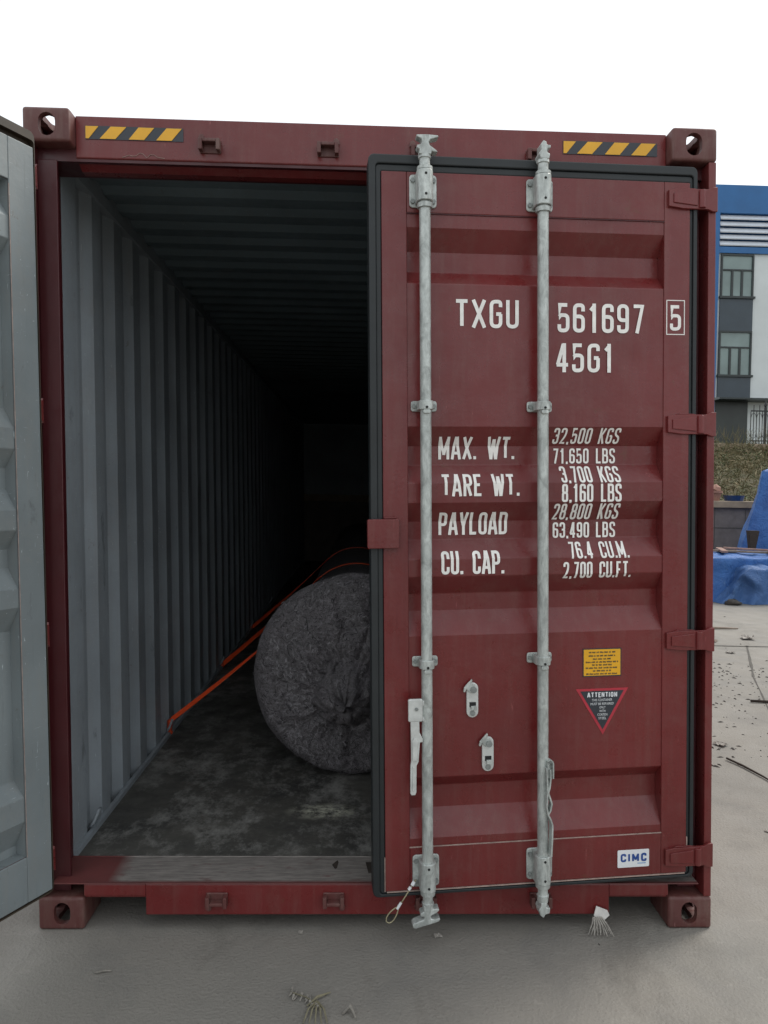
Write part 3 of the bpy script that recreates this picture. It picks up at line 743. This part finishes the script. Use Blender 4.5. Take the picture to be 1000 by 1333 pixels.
sticker_text([('THIS CONTAINER', .370, .857, .0085, .075), ('MUST BE REPAIRED', .370, .843, .0085, .086), ('ONLY', .369, .830, .0085, .023),
              ('WITH', .369, .817, .0085, .023), ('CORTEN', .369, .804, .0085, .037), ('STEEL', .369, .791, .0085, .029)], WHITE_FILM, DOORR, TR, -.0008)
m = MB(); m.prism(rrect(.192, .311, .2465, .3105, .004), .0003, .0012, D3); m.build('maker_sticker', WHITE_FILM, DOORR, TR)
m = MB()
for L_, (a, b) in zip('CIMC', ((.301, .276), (.268, .261), (.255, .228), (.222, .198))): pass
lettering([('CIMC', .300, .202, .267, .297)], 'sticker_lettering', BLUE_INK, DOORR, TR, False, .0016, tw=.23)
m = MB()
m.box(.205, .236, .2585, .2615, .0014, .0018); m.build('sticker_underline', PALE_INK, DOORR, TR)

# ------------------------------------------------------------------ seal wire hanging from the lower bearing
def TRp(*a): return TR(a)
m = MB()
pts = [TRp(1.052, .268, .030), TRp(1.075, .236, .034), TRp(1.098, .198, .030), TRp(1.112, .178, .028)]
m.tube(pts, .0022, 8)
cx, cw = 1.135, .150
loop = [TRp(cx-.022+.0*k, cw, .03) for k in range(0)]
for k in range(17):
    t = 2*math.pi*k/16; a = .031*math.cos(t); b = .0135*math.sin(t)*(1-.35*math.cos(t))
    loop.append(TRp(1.134-a*.60-b*.75, .148+a*.82-b*.62, .028))
m.tube(loop, .0022, 8, cap=False)
o = m.build('seal_wire', WIRE, None, smooth=True)
tag(o, 'thin yellowed wire loop hanging from the foot of the left lock rod', 'wire seal')
for a, b, r_ in (((1.058, .262, .031), (1.066, .250, .033), .0065), ((1.071, .245, .034), (1.078, .236, .034), .0055), ((1.104, .190, .029), (1.118, .168, .028), .0048)):
    m = MB(); m.tube([TRp(*a), TRp(*b)], r_, 8); m.build('crimp', WHITE_FILM, o)

# ------------------------------------------------------------------ fabric roll
RP = []
def roll():
    m = MB(); NU, NV = 240, 120; cx, cz0 = -.11, .672
    kx, kz = -.15, .600      # knot
    rows = []
    prof_ = []
    # generator: (blend from knot centre 0..1 = rim), then along the length
    for j_ in range(NV+1):
        t = j_/NV
        prof_.append(t)
    def P(i, j_):
        th = 2*math.pi*i/NU; t = j_/NV; c, s_ = math.cos(th), math.sin(th)
        n1 = noise.noise((c*1.5, s_*1.5, 3)); R0 = .50*(1+.012*n1+.006*noise.noise((c*5, s_*5, 9)))
        ex, ez = cx+R0*c, cz0+R0*s_
        a = max(0, min(1, t/.78))
        if t <= .78:
            # face: from the knot out to the rim
            rr = a
            gather = noise.noise((c*4.5, s_*4.5, rr*1.2))*.6+noise.noise((c*9+3, s_*9, rr*2.0))*.35
            x = kx+(ex-kx)*rr; z = kz+(ez-kz)*rr
            y = .995-.10*(1-rr**2.2)
            y += .10*gather*(1-rr)**.9*min(1, rr*2)
            y += .016*noise.noise((x*13, z*13, 5))+.010*noise.noise((x*33, z*33, 8))
            # bunched knot
            y -= .17*math.exp(-(rr/.27)**2)*(1+.3*noise.noise((c*2, s_*2, rr*9)))
            y += .045*math.exp(-((rr-.31)/.07)**2)*(1+.6*noise.noise((c*3, s_*3, 2)))
            y -= .02*noise.noise((x*9, z*9, 1))*min(1, rr*2)*(1-rr*.5)
            # round the shoulder
            if rr > .86: y += .05*((rr-.86)/.14)**2.4
            return (x, y, z)
        b = (t-.78)/.22
        y = 1.045+9.0*b**2
        k = 1 - .17*min(1, max(0, (y-1.1)/.5))
        zz = .172+(ez-.172)*k
        x = cx+(ex-cx)*k
        w_ = .008*noise.noise((c*3, s_*3, y*2))
        return (x*(1)+w_*c, y, max(.171, zz+w_*s_))
    RP.append((P, NU, NV))
    m.grid(P, NU, NV, wrap=True)
    # end cap far away
    last = NV*NU; m.add([P(i, NV) for i in range(NU)], [tuple(range(NU))])
    return m
ROLL = root('fabric_roll', 'big round bundle wrapped in dark grey felt with a gathered end, lying inside the container', 'wrapped bundle', (-.11, 1.2, .17))
roll().build('felt_wrapping', FELT, ROLL, ident, smooth=True)
def fibres(n, seed, matl, name, l0, l1, wd):
    P, NU, NV = RP[0]; rnd = random.Random(seed); m = MB()
    for _ in range(n):
        t = .04+.80*math.sqrt(rnd.random()); th = rnd.random()*NU; p = Vector(P(th, t*NV)); q_ = Vector(P(th+1, t*NV)); r_ = Vector(P(th, t*NV+1))
        a = (q_-p).normalized(); b = (r_-p).normalized(); nn = a.cross(b).normalized()
        if nn.y > 0: nn = -nn
        an = rnd.uniform(0, 6.28); d = a*math.cos(an)+b*math.sin(an); sd_ = nn.cross(d); L = rnd.uniform(l0, l1); w_ = rnd.uniform(.5, 1)*wd
        bend = rnd.uniform(-.35, .35)*L
        pts = [p+nn*.0005, p+d*L*.35+sd_*bend+nn*.0022, p+d*L*.7+sd_*bend*1.2+nn*.003, p+d*L+sd_*bend*.4+nn*.001]
        m.add([v for c in pts for v in (c+sd_*w_, c-sd_*w_)], [(0, 1, 3, 2), (2, 3, 5, 4), (4, 5, 7, 6)])
    tag(m.build(name, matl, ROLL, ident, fix=False), kind='stuff')
FIB_L = simple('pale_fibre', (.42, .40, .42), .9, .3, 20, 0); FIB_D = simple('dark_fibre', (.04, .035, .04), .9, .3, 20, 0)
fibres(4200, 21, FIB_L, 'pale_fibres', .008, .032, .0009); fibres(1800, 22, FIB_D, 'dark_fibres', .010, .04, .0013)
# gathered tuft: short crumpled folds round the knot
m = MB(); kx_, kz_ = -.15, .600
for k in range(22):
    th = 2*math.pi*k/22+random.uniform(-.1, .1); r0_ = random.uniform(.03, .06); r1_ = random.uniform(.12, .20)
    pts = []
    for q_ in range(6):
        e = q_/5; rr = r0_+(r1_-r0_)*e; a = th+.5*e*random.choice((-1, 1))*.4
        pts.append((kx_+rr*math.cos(a), .765+.15*e+.02*math.sin(e*3+k), kz_+rr*math.sin(a)))
    m.tube(pts, [.016, .022, .026, .024, .018, .008], 8)
m.build('gathered_folds', FELT, ROLL, ident, smooth=True)

# ------------------------------------------------------------------ orange lashing straps
def strap(y0, zc, p1, wd, lab):
    o = root('lashing_strap', lab, 'strap', (-1.16, y0, .20), 'orange straps tying down the bundle')
    a = Vector((-1.150, y0, zc)); b = Vector(p1)
    def web(a, b, w0, w1, th=.004):
        m = MB(); n = 14; vs = []
        d = (b-a).normalized(); side = Vector((0, 1, 0)); side = (side-d*side.dot(d)).normalized(); up = d.cross(side)
        for i in range(n+1):
            t = i/n; tw = .9-1.2*t; c_, s_ = math.cos(tw), math.sin(tw)
            e = (side*c_+up*s_)*(w0+(w1-w0)*t)/2; u_ = (up*c_-side*s_)*th/2; p = a+(b-a)*t-Vector((0, 0, .012*math.sin(math.pi*t)))
            vs += [p+e+u_, p-e+u_, p-e-u_, p+e-u_]
        fs = [(4*i+k, 4*i+(k+1) % 4, 4*i+4+(k+1) % 4, 4*i+4+k) for i in range(n) for k in range(4)]+[(0, 1, 2, 3), (4*n+3, 4*n+2, 4*n+1, 4*n)]
        m.add(vs, fs); return m
    web(a, b, wd*.8, wd).build('webbing', ORANGE, o)
    # over the top of the bundle and down the far side
    m = MB(); pts = []; cz = .172+.415
    th0 = math.atan2(b.z-cz, b.x+.11)
    n = 26; vs = []
    for i in range(n+1):
        th = th0-(th0+.25)*i/n if th0 > 0 else th0
        for (rr, dy) in ((.421, -wd/2), (.421, wd/2), (.426, wd/2), (.426, -wd/2)):
            vs.append((-.11+rr*math.cos(th), b.y+dy, cz+rr*math.sin(th)))
    m.add(vs, [(4*i+k, 4*i+(k+1) % 4, 4*i+4+(k+1) % 4, 4*i+4+k) for i in range(n) for k in range(4)]); m.build('webbing', ORANGE, o)
    m = MB()
    m.tube([a+Vector((.004, 0, 0)), a+Vector((-.010, 0, -.010)), (-1.162, y0-.004, .215), (-1.158, y0-.002, .190), (-1.146, y0, .184)], [.013, .017, .014, .013, .010], 8)
    m.build('hook', STEEL_HOOK, o, smooth=True)
    return o
def tang(zc, y):
    # where a line from the anchor touches the bundle
    c = Vector((-.11, .172+.415)); p = Vector((-1.15, zc)); d = c-p; L = d.length; al = math.asin(.423/L); base = math.atan2(d.y, d.x)+al
    t = math.sqrt(L*L-.423**2); q_ = p+Vector((math.cos(base), math.sin(base)))*t
    return (q_.x, y, q_.y)
strap(1.6, .262, tang(.262, 1.62), .036, 'bright orange strap with its hook nearest the container opening')
strap(3.2, .205, tang(.205, 3.2), .050, 'orange strap fixed to the wall halfway between the other two straps')
strap(4.8, .200, tang(.200, 4.8), .048, 'dim thin orange strap deepest inside the container')

# ------------------------------------------------------------------ yard beyond the box
# bank
m = MB()
def bank(i, j_):
    x = -60+i*1.5; t = j_/16; y = 12.6+8.2*t
    z = .62+2.5*(t**.75 if t > 0 else 0)+.12*noise.noise((x*.6, y*.6, 0))*min(1, t*4)*(1-max(0, t-.9)*8)
    return (x, y, max(0.02, z))
m.grid(bank, 110, 16); m.add([(-60, 20.8, 3.1), (105, 20.8, 3.1), (105, 90, 3.3), (-60, 90, 3.3)], [(0, 1, 2, 3)])
tag(m.build('embankment', SOIL, None, fix=False, smooth=True), kind='structure')
def bz(t): return .62+2.5*t**.75
for nm, mt, nb, sd_, lab in (('dry_weeds', WEED, 34000, 1, 'dry brown scrubby weeds covering the bank'), ('green_weeds', WEEDG, 12000, 2, 'green leafy weeds among the dry stalks on the bank')):
    rnd = random.Random(sd_); m = MB()
    for _ in range(nb):
        x = rnd.uniform(6.5, 14) if rnd.random() < .85 else rnd.uniform(-20, 30); t = rnd.random(); y = 12.5+8.0*t
        dn = noise.noise((x*.9, y*.7, 7+sd_))
        if nm == 'green_weeds' and dn < .12: continue
        z = bz(t); H = (.30+.55*max(0, dn)+.25*noise.noise((x*2.1, y*2.1, 4)))*(1-.6*t**4)
        zz = z+rnd.random()**1.3*max(.08, H); s_ = rnd.uniform(.008, .032) if nm == 'green_weeds' else rnd.uniform(.005, .026)
        el = rnd.uniform(.8, 1.6) if nm == 'green_weeds' else rnd.uniform(1, 8)
        a = Vector((rnd.gauss(0, 1), rnd.gauss(0, 1), rnd.gauss(0, .9))).normalized(); b = a.cross(Vector((rnd.gauss(0, 1), rnd.gauss(0, 1), rnd.gauss(0, 1)))).normalized()
        o_ = Vector((x, y, zz)); a = a*s_*el; b = b*s_*.6
        m.add([o_-a, o_+b, o_+a, o_-b], [(0, 1, 2, 3)])
    tag(m.build(nm, mt, None, fix=False), lab, 'weeds', kind='stuff')
# low block wall with coping
RW = root('low_wall', 'low grey block wall with pale coping behind the blue covered piles', 'wall', (7, 12.1, 0))
m = MB(); m.box(-40, 60, 12.0, 12.35, 0, 1.34)
m.build('wall_body', BLOCK, RW)
m = MB(); x = 2.0
while x < 14: m.box(x, x+.012, 11.996, 11.999, .02, 1.30); x += .62
m.box(2, 14, 11.9955, 11.9985, .93, .945)
m.build('wall_joints', JOINT, RW)
m = MB(); m.box(-40, 60, 11.93, 12.42, 1.341, 1.475); m.build('wall_coping', COPING, RW, bevel=.01)
# kerb beam on the bank top, fence
m = MB(); m.box(-60, 60, 19.7, 20.1, 2.9, 3.16); o = m.build('fence_plinth', COPING, None, bevel=.01); tag(o, 'pale concrete plinth along the bank top under the iron fence', 'plinth')
FN = root('iron_fence', 'black wrought iron fence with looped bars along the bank top', 'fence', (14, 19.9, 3.16))
m = MB(); x = 11.80
m.box(11.8, 24, 19.885, 19.915, 4.16, 4.20); m.box(11.8, 24, 19.885, 19.915, 3.25, 3.285)
m.build('fence_rail', IRON, FN)
k = 0; m = MB()
while x < 24:
    m.box(x-.009, x+.009, 19.891, 19.909, 3.162, 4.36 if k % 2 else 4.159)
    if k % 2 == 0:
        m.tube([(x+.0, 19.9, 3.95), (x+.03, 19.9, 4.07), (x+.09, 19.9, 4.12), (x+.15, 19.9, 4.07), (x+.18, 19.9, 3.95)], .008, 6)
        m.tube([(x+.0, 19.9, 3.5), (x+.03, 19.9, 3.38), (x+.09, 19.9, 3.33), (x+.15, 19.9, 3.38), (x+.18, 19.9, 3.5)], .008, 6)
    x += .09; k += 1
m.build('fence_bars', IRON, FN)
for x in (12.25, 14.65, 17.05, 19.45):
    m = MB(); m.box(x-.03, x+.03, 19.87, 19.93, 3.162, 4.30); m.tube([(x, 19.9, 4.30), (x, 19.9, 4.34), (x, 19.9, 4.40), (x, 19.9, 4.50)], [.02, .05, .04, .004], 8)
    m.build('fence_post', IRON, FN)
# bare shrubs and creeper against the porch
m = MB(); rnd = random.Random(5)
for _ in range(70):
    x = rnd.uniform(10.4, 12.3); y = rnd.uniform(18.8, 19.6); p = Vector((x, y, 2.95)); pts = [p]
    for q_ in range(4):
        p = p+Vector((rnd.uniform(-.12, .12), rnd.uniform(-.08, .08), rnd.uniform(.08, .22))); pts.append(p.copy())
    m.tube(pts, [.007, .006, .005, .004, .002], 4)
o = m.build('bare_shrub', WEED, None, fix=False); tag(o, 'bare twiggy brown shrub in front of the dark glass door of the office building', 'shrub')

# building
BY = 28.0
BL = root('office_building', 'white and blue factory office building with stacked dark windows behind the fence', 'building', (22, BY+5, 3.3))
m = MB(); m.box(14.47, 60, BY, BY+14, 3.2, 11.70); m.build('facade_wall', WALLW, BL)
m = MB(); m.box(14.25, 60, BY-.14, BY+14.2, 13.16, 14.30); m.box(14.25, 14.469, BY-.14, BY+14, 3.2, 13.159); m.box(14.4701, 60, BY-.10, BY-.002, 11.55, 11.80)
m.box(14.4701, 60, BY+.3, BY+14, 11.81, 13.158)
m.build('blue_cladding', BLUEP, BL)
m = MB()
for k in range(5):
    z = 11.86+k*.265; m.prism([(BY-.11, z-.02), (BY-.13, z+.02), (BY+.02, z+.215), (BY+.05, z+.19)], 14.5, 60, lambda a, b, d: (d, a, b))
m.build('louvre_band', LOUV, BL)
def wbay(x0, x1, z0, z1):
    fr = MB(); th = .07; zt = z1-(z1-z0)*.36
    fr.box(x0, x1, BY-.08, BY+.02, z1-th, z1); fr.box(x0-.04, x1+.06, BY-.14, BY+.02, z0-.02, z0+th)
    fr.box(x0, x0+th, BY-.08, BY+.02, z0+th+.001, z1-th-.001); fr.box(x1-th, x1, BY-.08, BY+.02, z0+th+.001, z1-th-.001)
    fr.box(x0+th+.001, x1-th-.001, BY-.07, BY+.02, zt-.03, zt+.03)
    w3 = (x1-x0-2*th)/3
    for k in (1, 2): fr.box(x0+th+w3*k-.045, x0+th+w3*k+.045, BY-.065, BY+.02, z0+th+.001, zt-.0305)
    wf = fr.build('window', DARKF, BL)
    gl = MB(); gl.box(x0+.05, x1-.05, BY-.025, BY-.012, z0+.05, z1-.05); gl.build('window_pane', GLASS, wf)
for bx in (14.60, 19.6, 24.6, 29.6):
    for (z0, z1) in ((9.72, 11.52), (6.50, 8.38)): wbay(bx, bx+1.38, z0, z1)
    for z0, z1 in ((8.381, 9.699), (5.52, 6.479)): m = MB(); m.box(bx, bx+1.38, BY-.06, BY-.004, z0, z1); m.build('spandrel_panel', SPANDREL, BL)
m = MB(); m.box(14.56, 15.90, BY-.05, BY-.004, 3.25, 5.46); m.build('glass_door', GLASS_DARK, BL)
m = MB(); m.box(14.30, 17.1, BY-.9, BY-.003, 5.465, 5.53); m.prism([(BY-.9, 5.531), (BY-.003, 5.531), (BY-.003, 5.62)], 14.30, 17.1, lambda a, b, d: (d, a, b)); m.build('door_canopy', DARKF, BL)
m = MB(); m.box(20, 20.12, BY-.12, BY-.003, 3.3, 11.5); m.build('downpipe', LOUV, BL)

# blue covered piles
def tarp(name, x0, x1, y0, y1, h, mat, sd, lab, skirt=.12, slope=0, rough=.05, skew=0, sub=90):
    m = MB(); cx, cy = (x0+x1)/2, (y0+y1)/2; hx, hy = (x1-x0)/2, (y1-y0)/2; off = Vector((sd*7.3, sd*3.1, sd))
    def P(i, j_):
        u, v = i/sub*2-1, j_/sub*2-1
        # square rings: centre part is the top, outer part hangs down
        e = max(abs(u), abs(v)); inn = .62
        if e <= inn: x, y, z = u/inn, v/inn, 1.0
        else:
            k = (e-inn)/(1-inn); g_ = 1/e
            x, y, z = u*g_, v*g_, 1-k
            fl = 1+skirt*k**1.5; x *= fl; y *= fl
        wx, wy = cx+x*hx, cy+y*hy; wz = z*h
        if slope: wx -= slope*(1-z)*(1 if x < 0 else .3)
        n1 = noise.noise(Vector((wx*1.6, wy*1.6, wz*1.6))+off); n2 = noise.noise(Vector((wx*4.5, wy*4.5, wz*2.2))+off); n3 = 1-abs(noise.noise(Vector((wx*2.6, wy*2.6+wz*1.3, wz*2.6))-off))*2
        d = rough*(n1*1.2+n2*.5+max(0, n3)*.55)
        if e <= inn: wz += d*.9
        else:
            s_ = Vector((x, y, 0)).normalized(); wx += s_.x*d*1.4; wy += s_.y*d*1.4; wz = max(.004, wz+d*.3*z)
        return (wx+skew*(wy-y0), wy, wz)
    m.grid(P, sub, sub)
    o = m.build(name, mat, None, fix=False, smooth=True); tag(o, lab, 'tarpaulin', 'blue tarpaulins over stacked goods'); return o
tarp('tarpaulin', 3.6, 9.2, 8.35, 9.45, .64, TARP, 1, 'low flat bright blue tarpaulin spread over the long front pile', .10, 0, .055)
tarp('tarpaulin', 6.72, 9.4, 9.75, 11.0, 2.00, TARP, 2, 'tall blue tarpaulin draped over the high pile behind the planks', .05, .50, .04, .53)
tarp('tarpaulin', 5.62, 7.6, 8.10, 8.75, .50, TARP_PALE, 3, 'faded paler blue tarpaulin slumped against the front pile at ground level', .12, .30, .10)
# timber on the low pile
def plank(a, b, w_, h_, mat, lab):
    a, b = Vector(a), Vector(b); d = (b-a).normalized(); s_ = Vector((-d.y, d.x, 0)).normalized()*w_/2; u_ = d.cross(s_).normalized()*h_
    if u_.z < 0: u_ = -u_
    m = MB(); vs = [a-s_, a+s_, a+s_+u_, a-s_+u_, b-s_, b+s_, b+s_+u_, b-s_+u_]
    m.add(vs, [(0, 1, 2, 3), (7, 6, 5, 4), (0, 4, 5, 1), (1, 5, 6, 2), (2, 6, 7, 3), (3, 7, 4, 0)])
    o = m.build('timber_plank', mat, None, bevel=.004); tag(o, lab, 'plank', 'loose timber on the blue tarpaulin'); return o
plank((5.30, 9.0, .70), (6.35, 8.75, .69), .07, .03, WOOD, 'long grey brown plank lying along the low blue tarpaulin')
plank((5.55, 8.70, .70), (5.72, 9.25, .71), .09, .035, WOODP, 'short pinkish board lying crosswise near the container side')
plank((5.75, 9.15, .73), (6.75, 8.95, .70), .05, .03, WOODP, 'thin pinkish batten lying over the long plank')
plank((6.25, 8.62, .69), (6.42, 8.95, .70), .10, .04, WOOD, 'stubby brown board at the right end of the timber')
m = MB(); m.prism([(6.28, .70), (6.36, .70), (6.42, 1.02), (6.24, 1.02)], 9.30, 9.40, lambda x, z, y: (x, y, z)); o = m.build('timber_post', TWIG, None, bevel=.005)
tag(o, 'dark upright timber stump leaning in front of the tall blue tarpaulin', 'post')
# things on the wall
m = MB(); m.tube([(7.42, 12.15, 1.476), (7.42, 12.15, 1.56), (7.42, 12.15, 1.6)], [.17, .19, .20], 14); o = m.build('storage_tub', BLUETUB, None)
o.scale = (1, 1, .9); tag(o, 'low navy blue tub standing on the wall coping', 'tub')
m = MB(); m.tube([(7.02, 12.15, 1.476), (7.02, 12.15, 1.62), (7.02, 12.15, 1.63), (7.02, 12.15, 1.68)], [.09, .13, .15, .15], 14); m.tube([(7.02, 12.15, 1.681), (7.05, 12.15, 1.75), (7.03, 12.15, 1.80)], [.12, .09, .03], 10)
o = m.build('clay_pot', CLAY, None); tag(o, 'pinkish clay pot standing on the wall coping beside the container', 'pot')

# ------------------------------------------------------------------ litter and grit
def blob(name, x, y, r, mat, seed, flat=.5, el=1.0):
    m = MB(); rnd = random.Random(seed); a0 = rnd.random()*3
    def P(i, j_):
        th = 2*math.pi*i/10; ph = math.pi*j_/6; k = r*(1+.5*noise.noise((math.cos(th)+seed, math.sin(th), ph)))
        a, b = k*el*math.sin(ph)*math.cos(th), k*math.sin(ph)*math.sin(th)
        return (x+a*math.cos(a0)-b*math.sin(a0), y+a*math.sin(a0)+b*math.cos(a0), max(0.001, r*flat*.7+k*flat*math.cos(ph)))
    m.grid(P, 10, 6, wrap=True); return m.build(name, mat, None, smooth=True)
o = blob('stone', 5.36, 8.02, .10, STONE, 3, .45, 1.6); tag(o, 'flat black stone weighing down the edge of the blue tarpaulin', 'stone')
rnd = random.Random(11); m = MB()
for _ in range(650):
    if rnd.random() < .75:
        y = rnd.uniform(1.6, 4.3); x = 1.45+(y-1.2)*.62+rnd.gauss(0, .45)
        if x < 1.3: continue
    else: x, y = rnd.uniform(-2.5, 7), rnd.uniform(-1.2, 8)
    if -1.3 < x < 1.3 and y > -.05: continue
    r_ = rnd.uniform(.003, .011)*(1.3 if rnd.random() < .1 else 1); el = rnd.uniform(.6, 2.8); a = rnd.uniform(0, 3.14); c_, s_ = math.cos(a), math.sin(a)
    if y < 1.2: r_ *= .35
    vs = [(x+(px*el*c_-py*s_)*r_, y+(px*el*s_+py*c_)*r_, z*r_*.8+.0005) for px, py, z in ((1, 0, 0), (.3, 1, 0), (-1, .2, 0), (-.2, -1, 0), (.1, .1, 1), (-.3, -.1, .9))]
    m.add(vs, [(0, 1, 4), (1, 5, 4), (1, 2, 5), (2, 3, 5), (3, 4, 5), (3, 0, 4)])
o = m.build('scattered_grit', STONE, None, fix=False); tag(o, 'dark grit and crumbs of dirt scattered over the concrete', 'grit', kind='stuff')
def twig(pts, r_, lab, mat=TWIG):
    m = MB(); m.tube(pts, [r_, r_*1.1, r_*.9, r_*.6][:len(pts)], 6); o = m.build('twig', mat, None, smooth=True); tag(o, lab, 'twig', 'twigs lying on the concrete'); return o
twig([(2.13, 1.72, .012), (2.17, 1.60, .010), (2.20, 1.44, .010), (2.22, 1.28, .008)], .0065, 'long dark twig lying on the concrete right of the container')
twig([(2.93, 2.95, .014), (3.10, 2.93, .012), (3.30, 2.90, .012), (3.48, 2.90, .010)], .010, 'dark straight twig beyond the long twig near the grit')
twig([(3.90, 6.0, .02), (4.05, 6.02, .02), (4.25, 6.0, .02), (4.4, 6.01, .015)], .014, 'pale stick lying beyond the slab joint beside the container', WOOD)
twig([(-.935, -.245, .005), (-.905, -.235, .006), (-.885, -.232, .004)], .0035, 'tiny pale twig lying alone on the concrete before the left door', LEAF)
def chip(x, y, s_, lab, seed, mat=PAPER, z=.0, group='scraps of rubbish on the concrete', name='paper_scrap', cat='scrap'):
    m = MB(); n = 9; off = seed*3.7
    a = seed*1.3; c_, q_ = math.cos(a), math.sin(a)
    def P(i, j_):
        u, v = i/n-.5, j_/n-.5; k = 1+.5*noise.noise((u*4+off, v*4, 1)); x_, y_ = u*s_*k*1.2, v*s_*k
        return (x+x_*c_-y_*q_, y+x_*q_+y_*c_, z+.002+s_*.28*abs(noise.noise((u*5+off, v*5, 4)))+s_*.1*(1+noise.noise((u*11, v*11, off))))
    m.grid(P, n, n); o = m.build(name, mat, None, fix=False); sm = o.modifiers.new('t', 'SOLIDIFY'); sm.thickness = .001; tag(o, lab, cat, group); return o
chip(4.22, 5.45, .13, 'crumpled pale scrap just beyond the slab joint', 1)
chip(3.66, 4.72, .07, 'small pale scrap between the slab joint and the container side', 2)
chip(1.86, .78, .022, 'speck of white rubbish low on the concrete right of the container', 3)
chip(2.22, 1.98, .06, 'tiny curled white scrap close beside the container side', 4)
chip(.205, -.045, .020, 'white chip on the concrete below the foot of the left lock rod', 5)
chip(-.285, -.02, .014, 'pale fleck on the concrete below the lower right cam keeper', 6)
chip(3.76, 5.30, .08, 'brown square scrap at the container side by the slab joint', 8, WOOD)
# crumpled paper with a torn fringe by the sill
PP = root('paper_litter', 'crumpled white paper with a torn fringe lying below the door corner', 'paper', (.80, .03, 0), 'scraps of rubbish on the concrete')
m = MB(); m.prism([(.775, .062), (.785, .092), (.825, .078), (.832, .062), (.81, .045), (.78, .04)], -.012, -.008, lambda x, z, y: (x, y-.02+z*.2, z)); m.build('folded_sheet', simple('white_paper', (.62, .60, .57), .7, .2, 40, .3), PP)
m = MB(); rnd = random.Random(4)
for k in range(12):
    t = k/11; x0_ = .748+.088*t; e_ = .010+.012*abs(math.sin(k*2.3)); m.tube([(.785+.03*(t-.5), -.026, .060), (x0_*.6+.79*.4, -.034-.01*(k % 2), .040), (x0_, -.044-.008*(k % 3), e_*.6)], [.0026, .0026, .0012], 5)
m.build('torn_fringe', PAPER, PP)
# dried leaf sprig at the bottom of the picture
SP_ = root('dried_leaf_sprig', 'dried grey leaf sprig with yellow stems lying on the concrete in front', 'dried leaf', (-.2, -.4, 0))
m = MB(); rnd = random.Random(9)
for k in range(11):
    t = k/10; bx, by = -.285+.085*t, -.345-.055*t
    for sg in (1, -1):
        if rnd.random() < .2: continue
        L = rnd.uniform(.6, 1.2); dx, dy = rnd.uniform(-.004, .010)*sg, .022*sg*L; h_ = rnd.uniform(.004, .014)
        m.tube([(bx, by, .004), (bx+dx*.6, by+dy*.6, h_), (bx+dx+rnd.uniform(-.006, .006), by+dy, .003)], [.0015, rnd.uniform(.003, .0055), .0012], 5)
m.build('leaf_frond', LEAF, SP_)
m = MB(); m.tube([(-.29, -.34, .004), (-.24, -.37, .008), (-.19, -.41, .004)], .002, 5); m.tube([(-.235, -.405, .004), (-.205, -.375, .012), (-.165, -.345, .006)], [.002, .0045, .002], 6)
for k in range(5): m.tube([(-.205, -.385, .008), (-.205+.012*(k-2), -.43, .012), (-.205+.018*(k-2), -.48, .004)], [.002, .003, .0015], 5)
m.build('leaf_stem', DRYSTEM, SP_)
m = MB(); m.tube([(-.125, -.44, .004), (-.10, -.425, .018), (-.085, -.46, .006)], [.003, .008, .002], 6); o = m.build('curled_leaf', LEAF, None, smooth=True)
tag(o, 'curled pale leaf on the concrete at the right of the dried sprig', 'leaf')
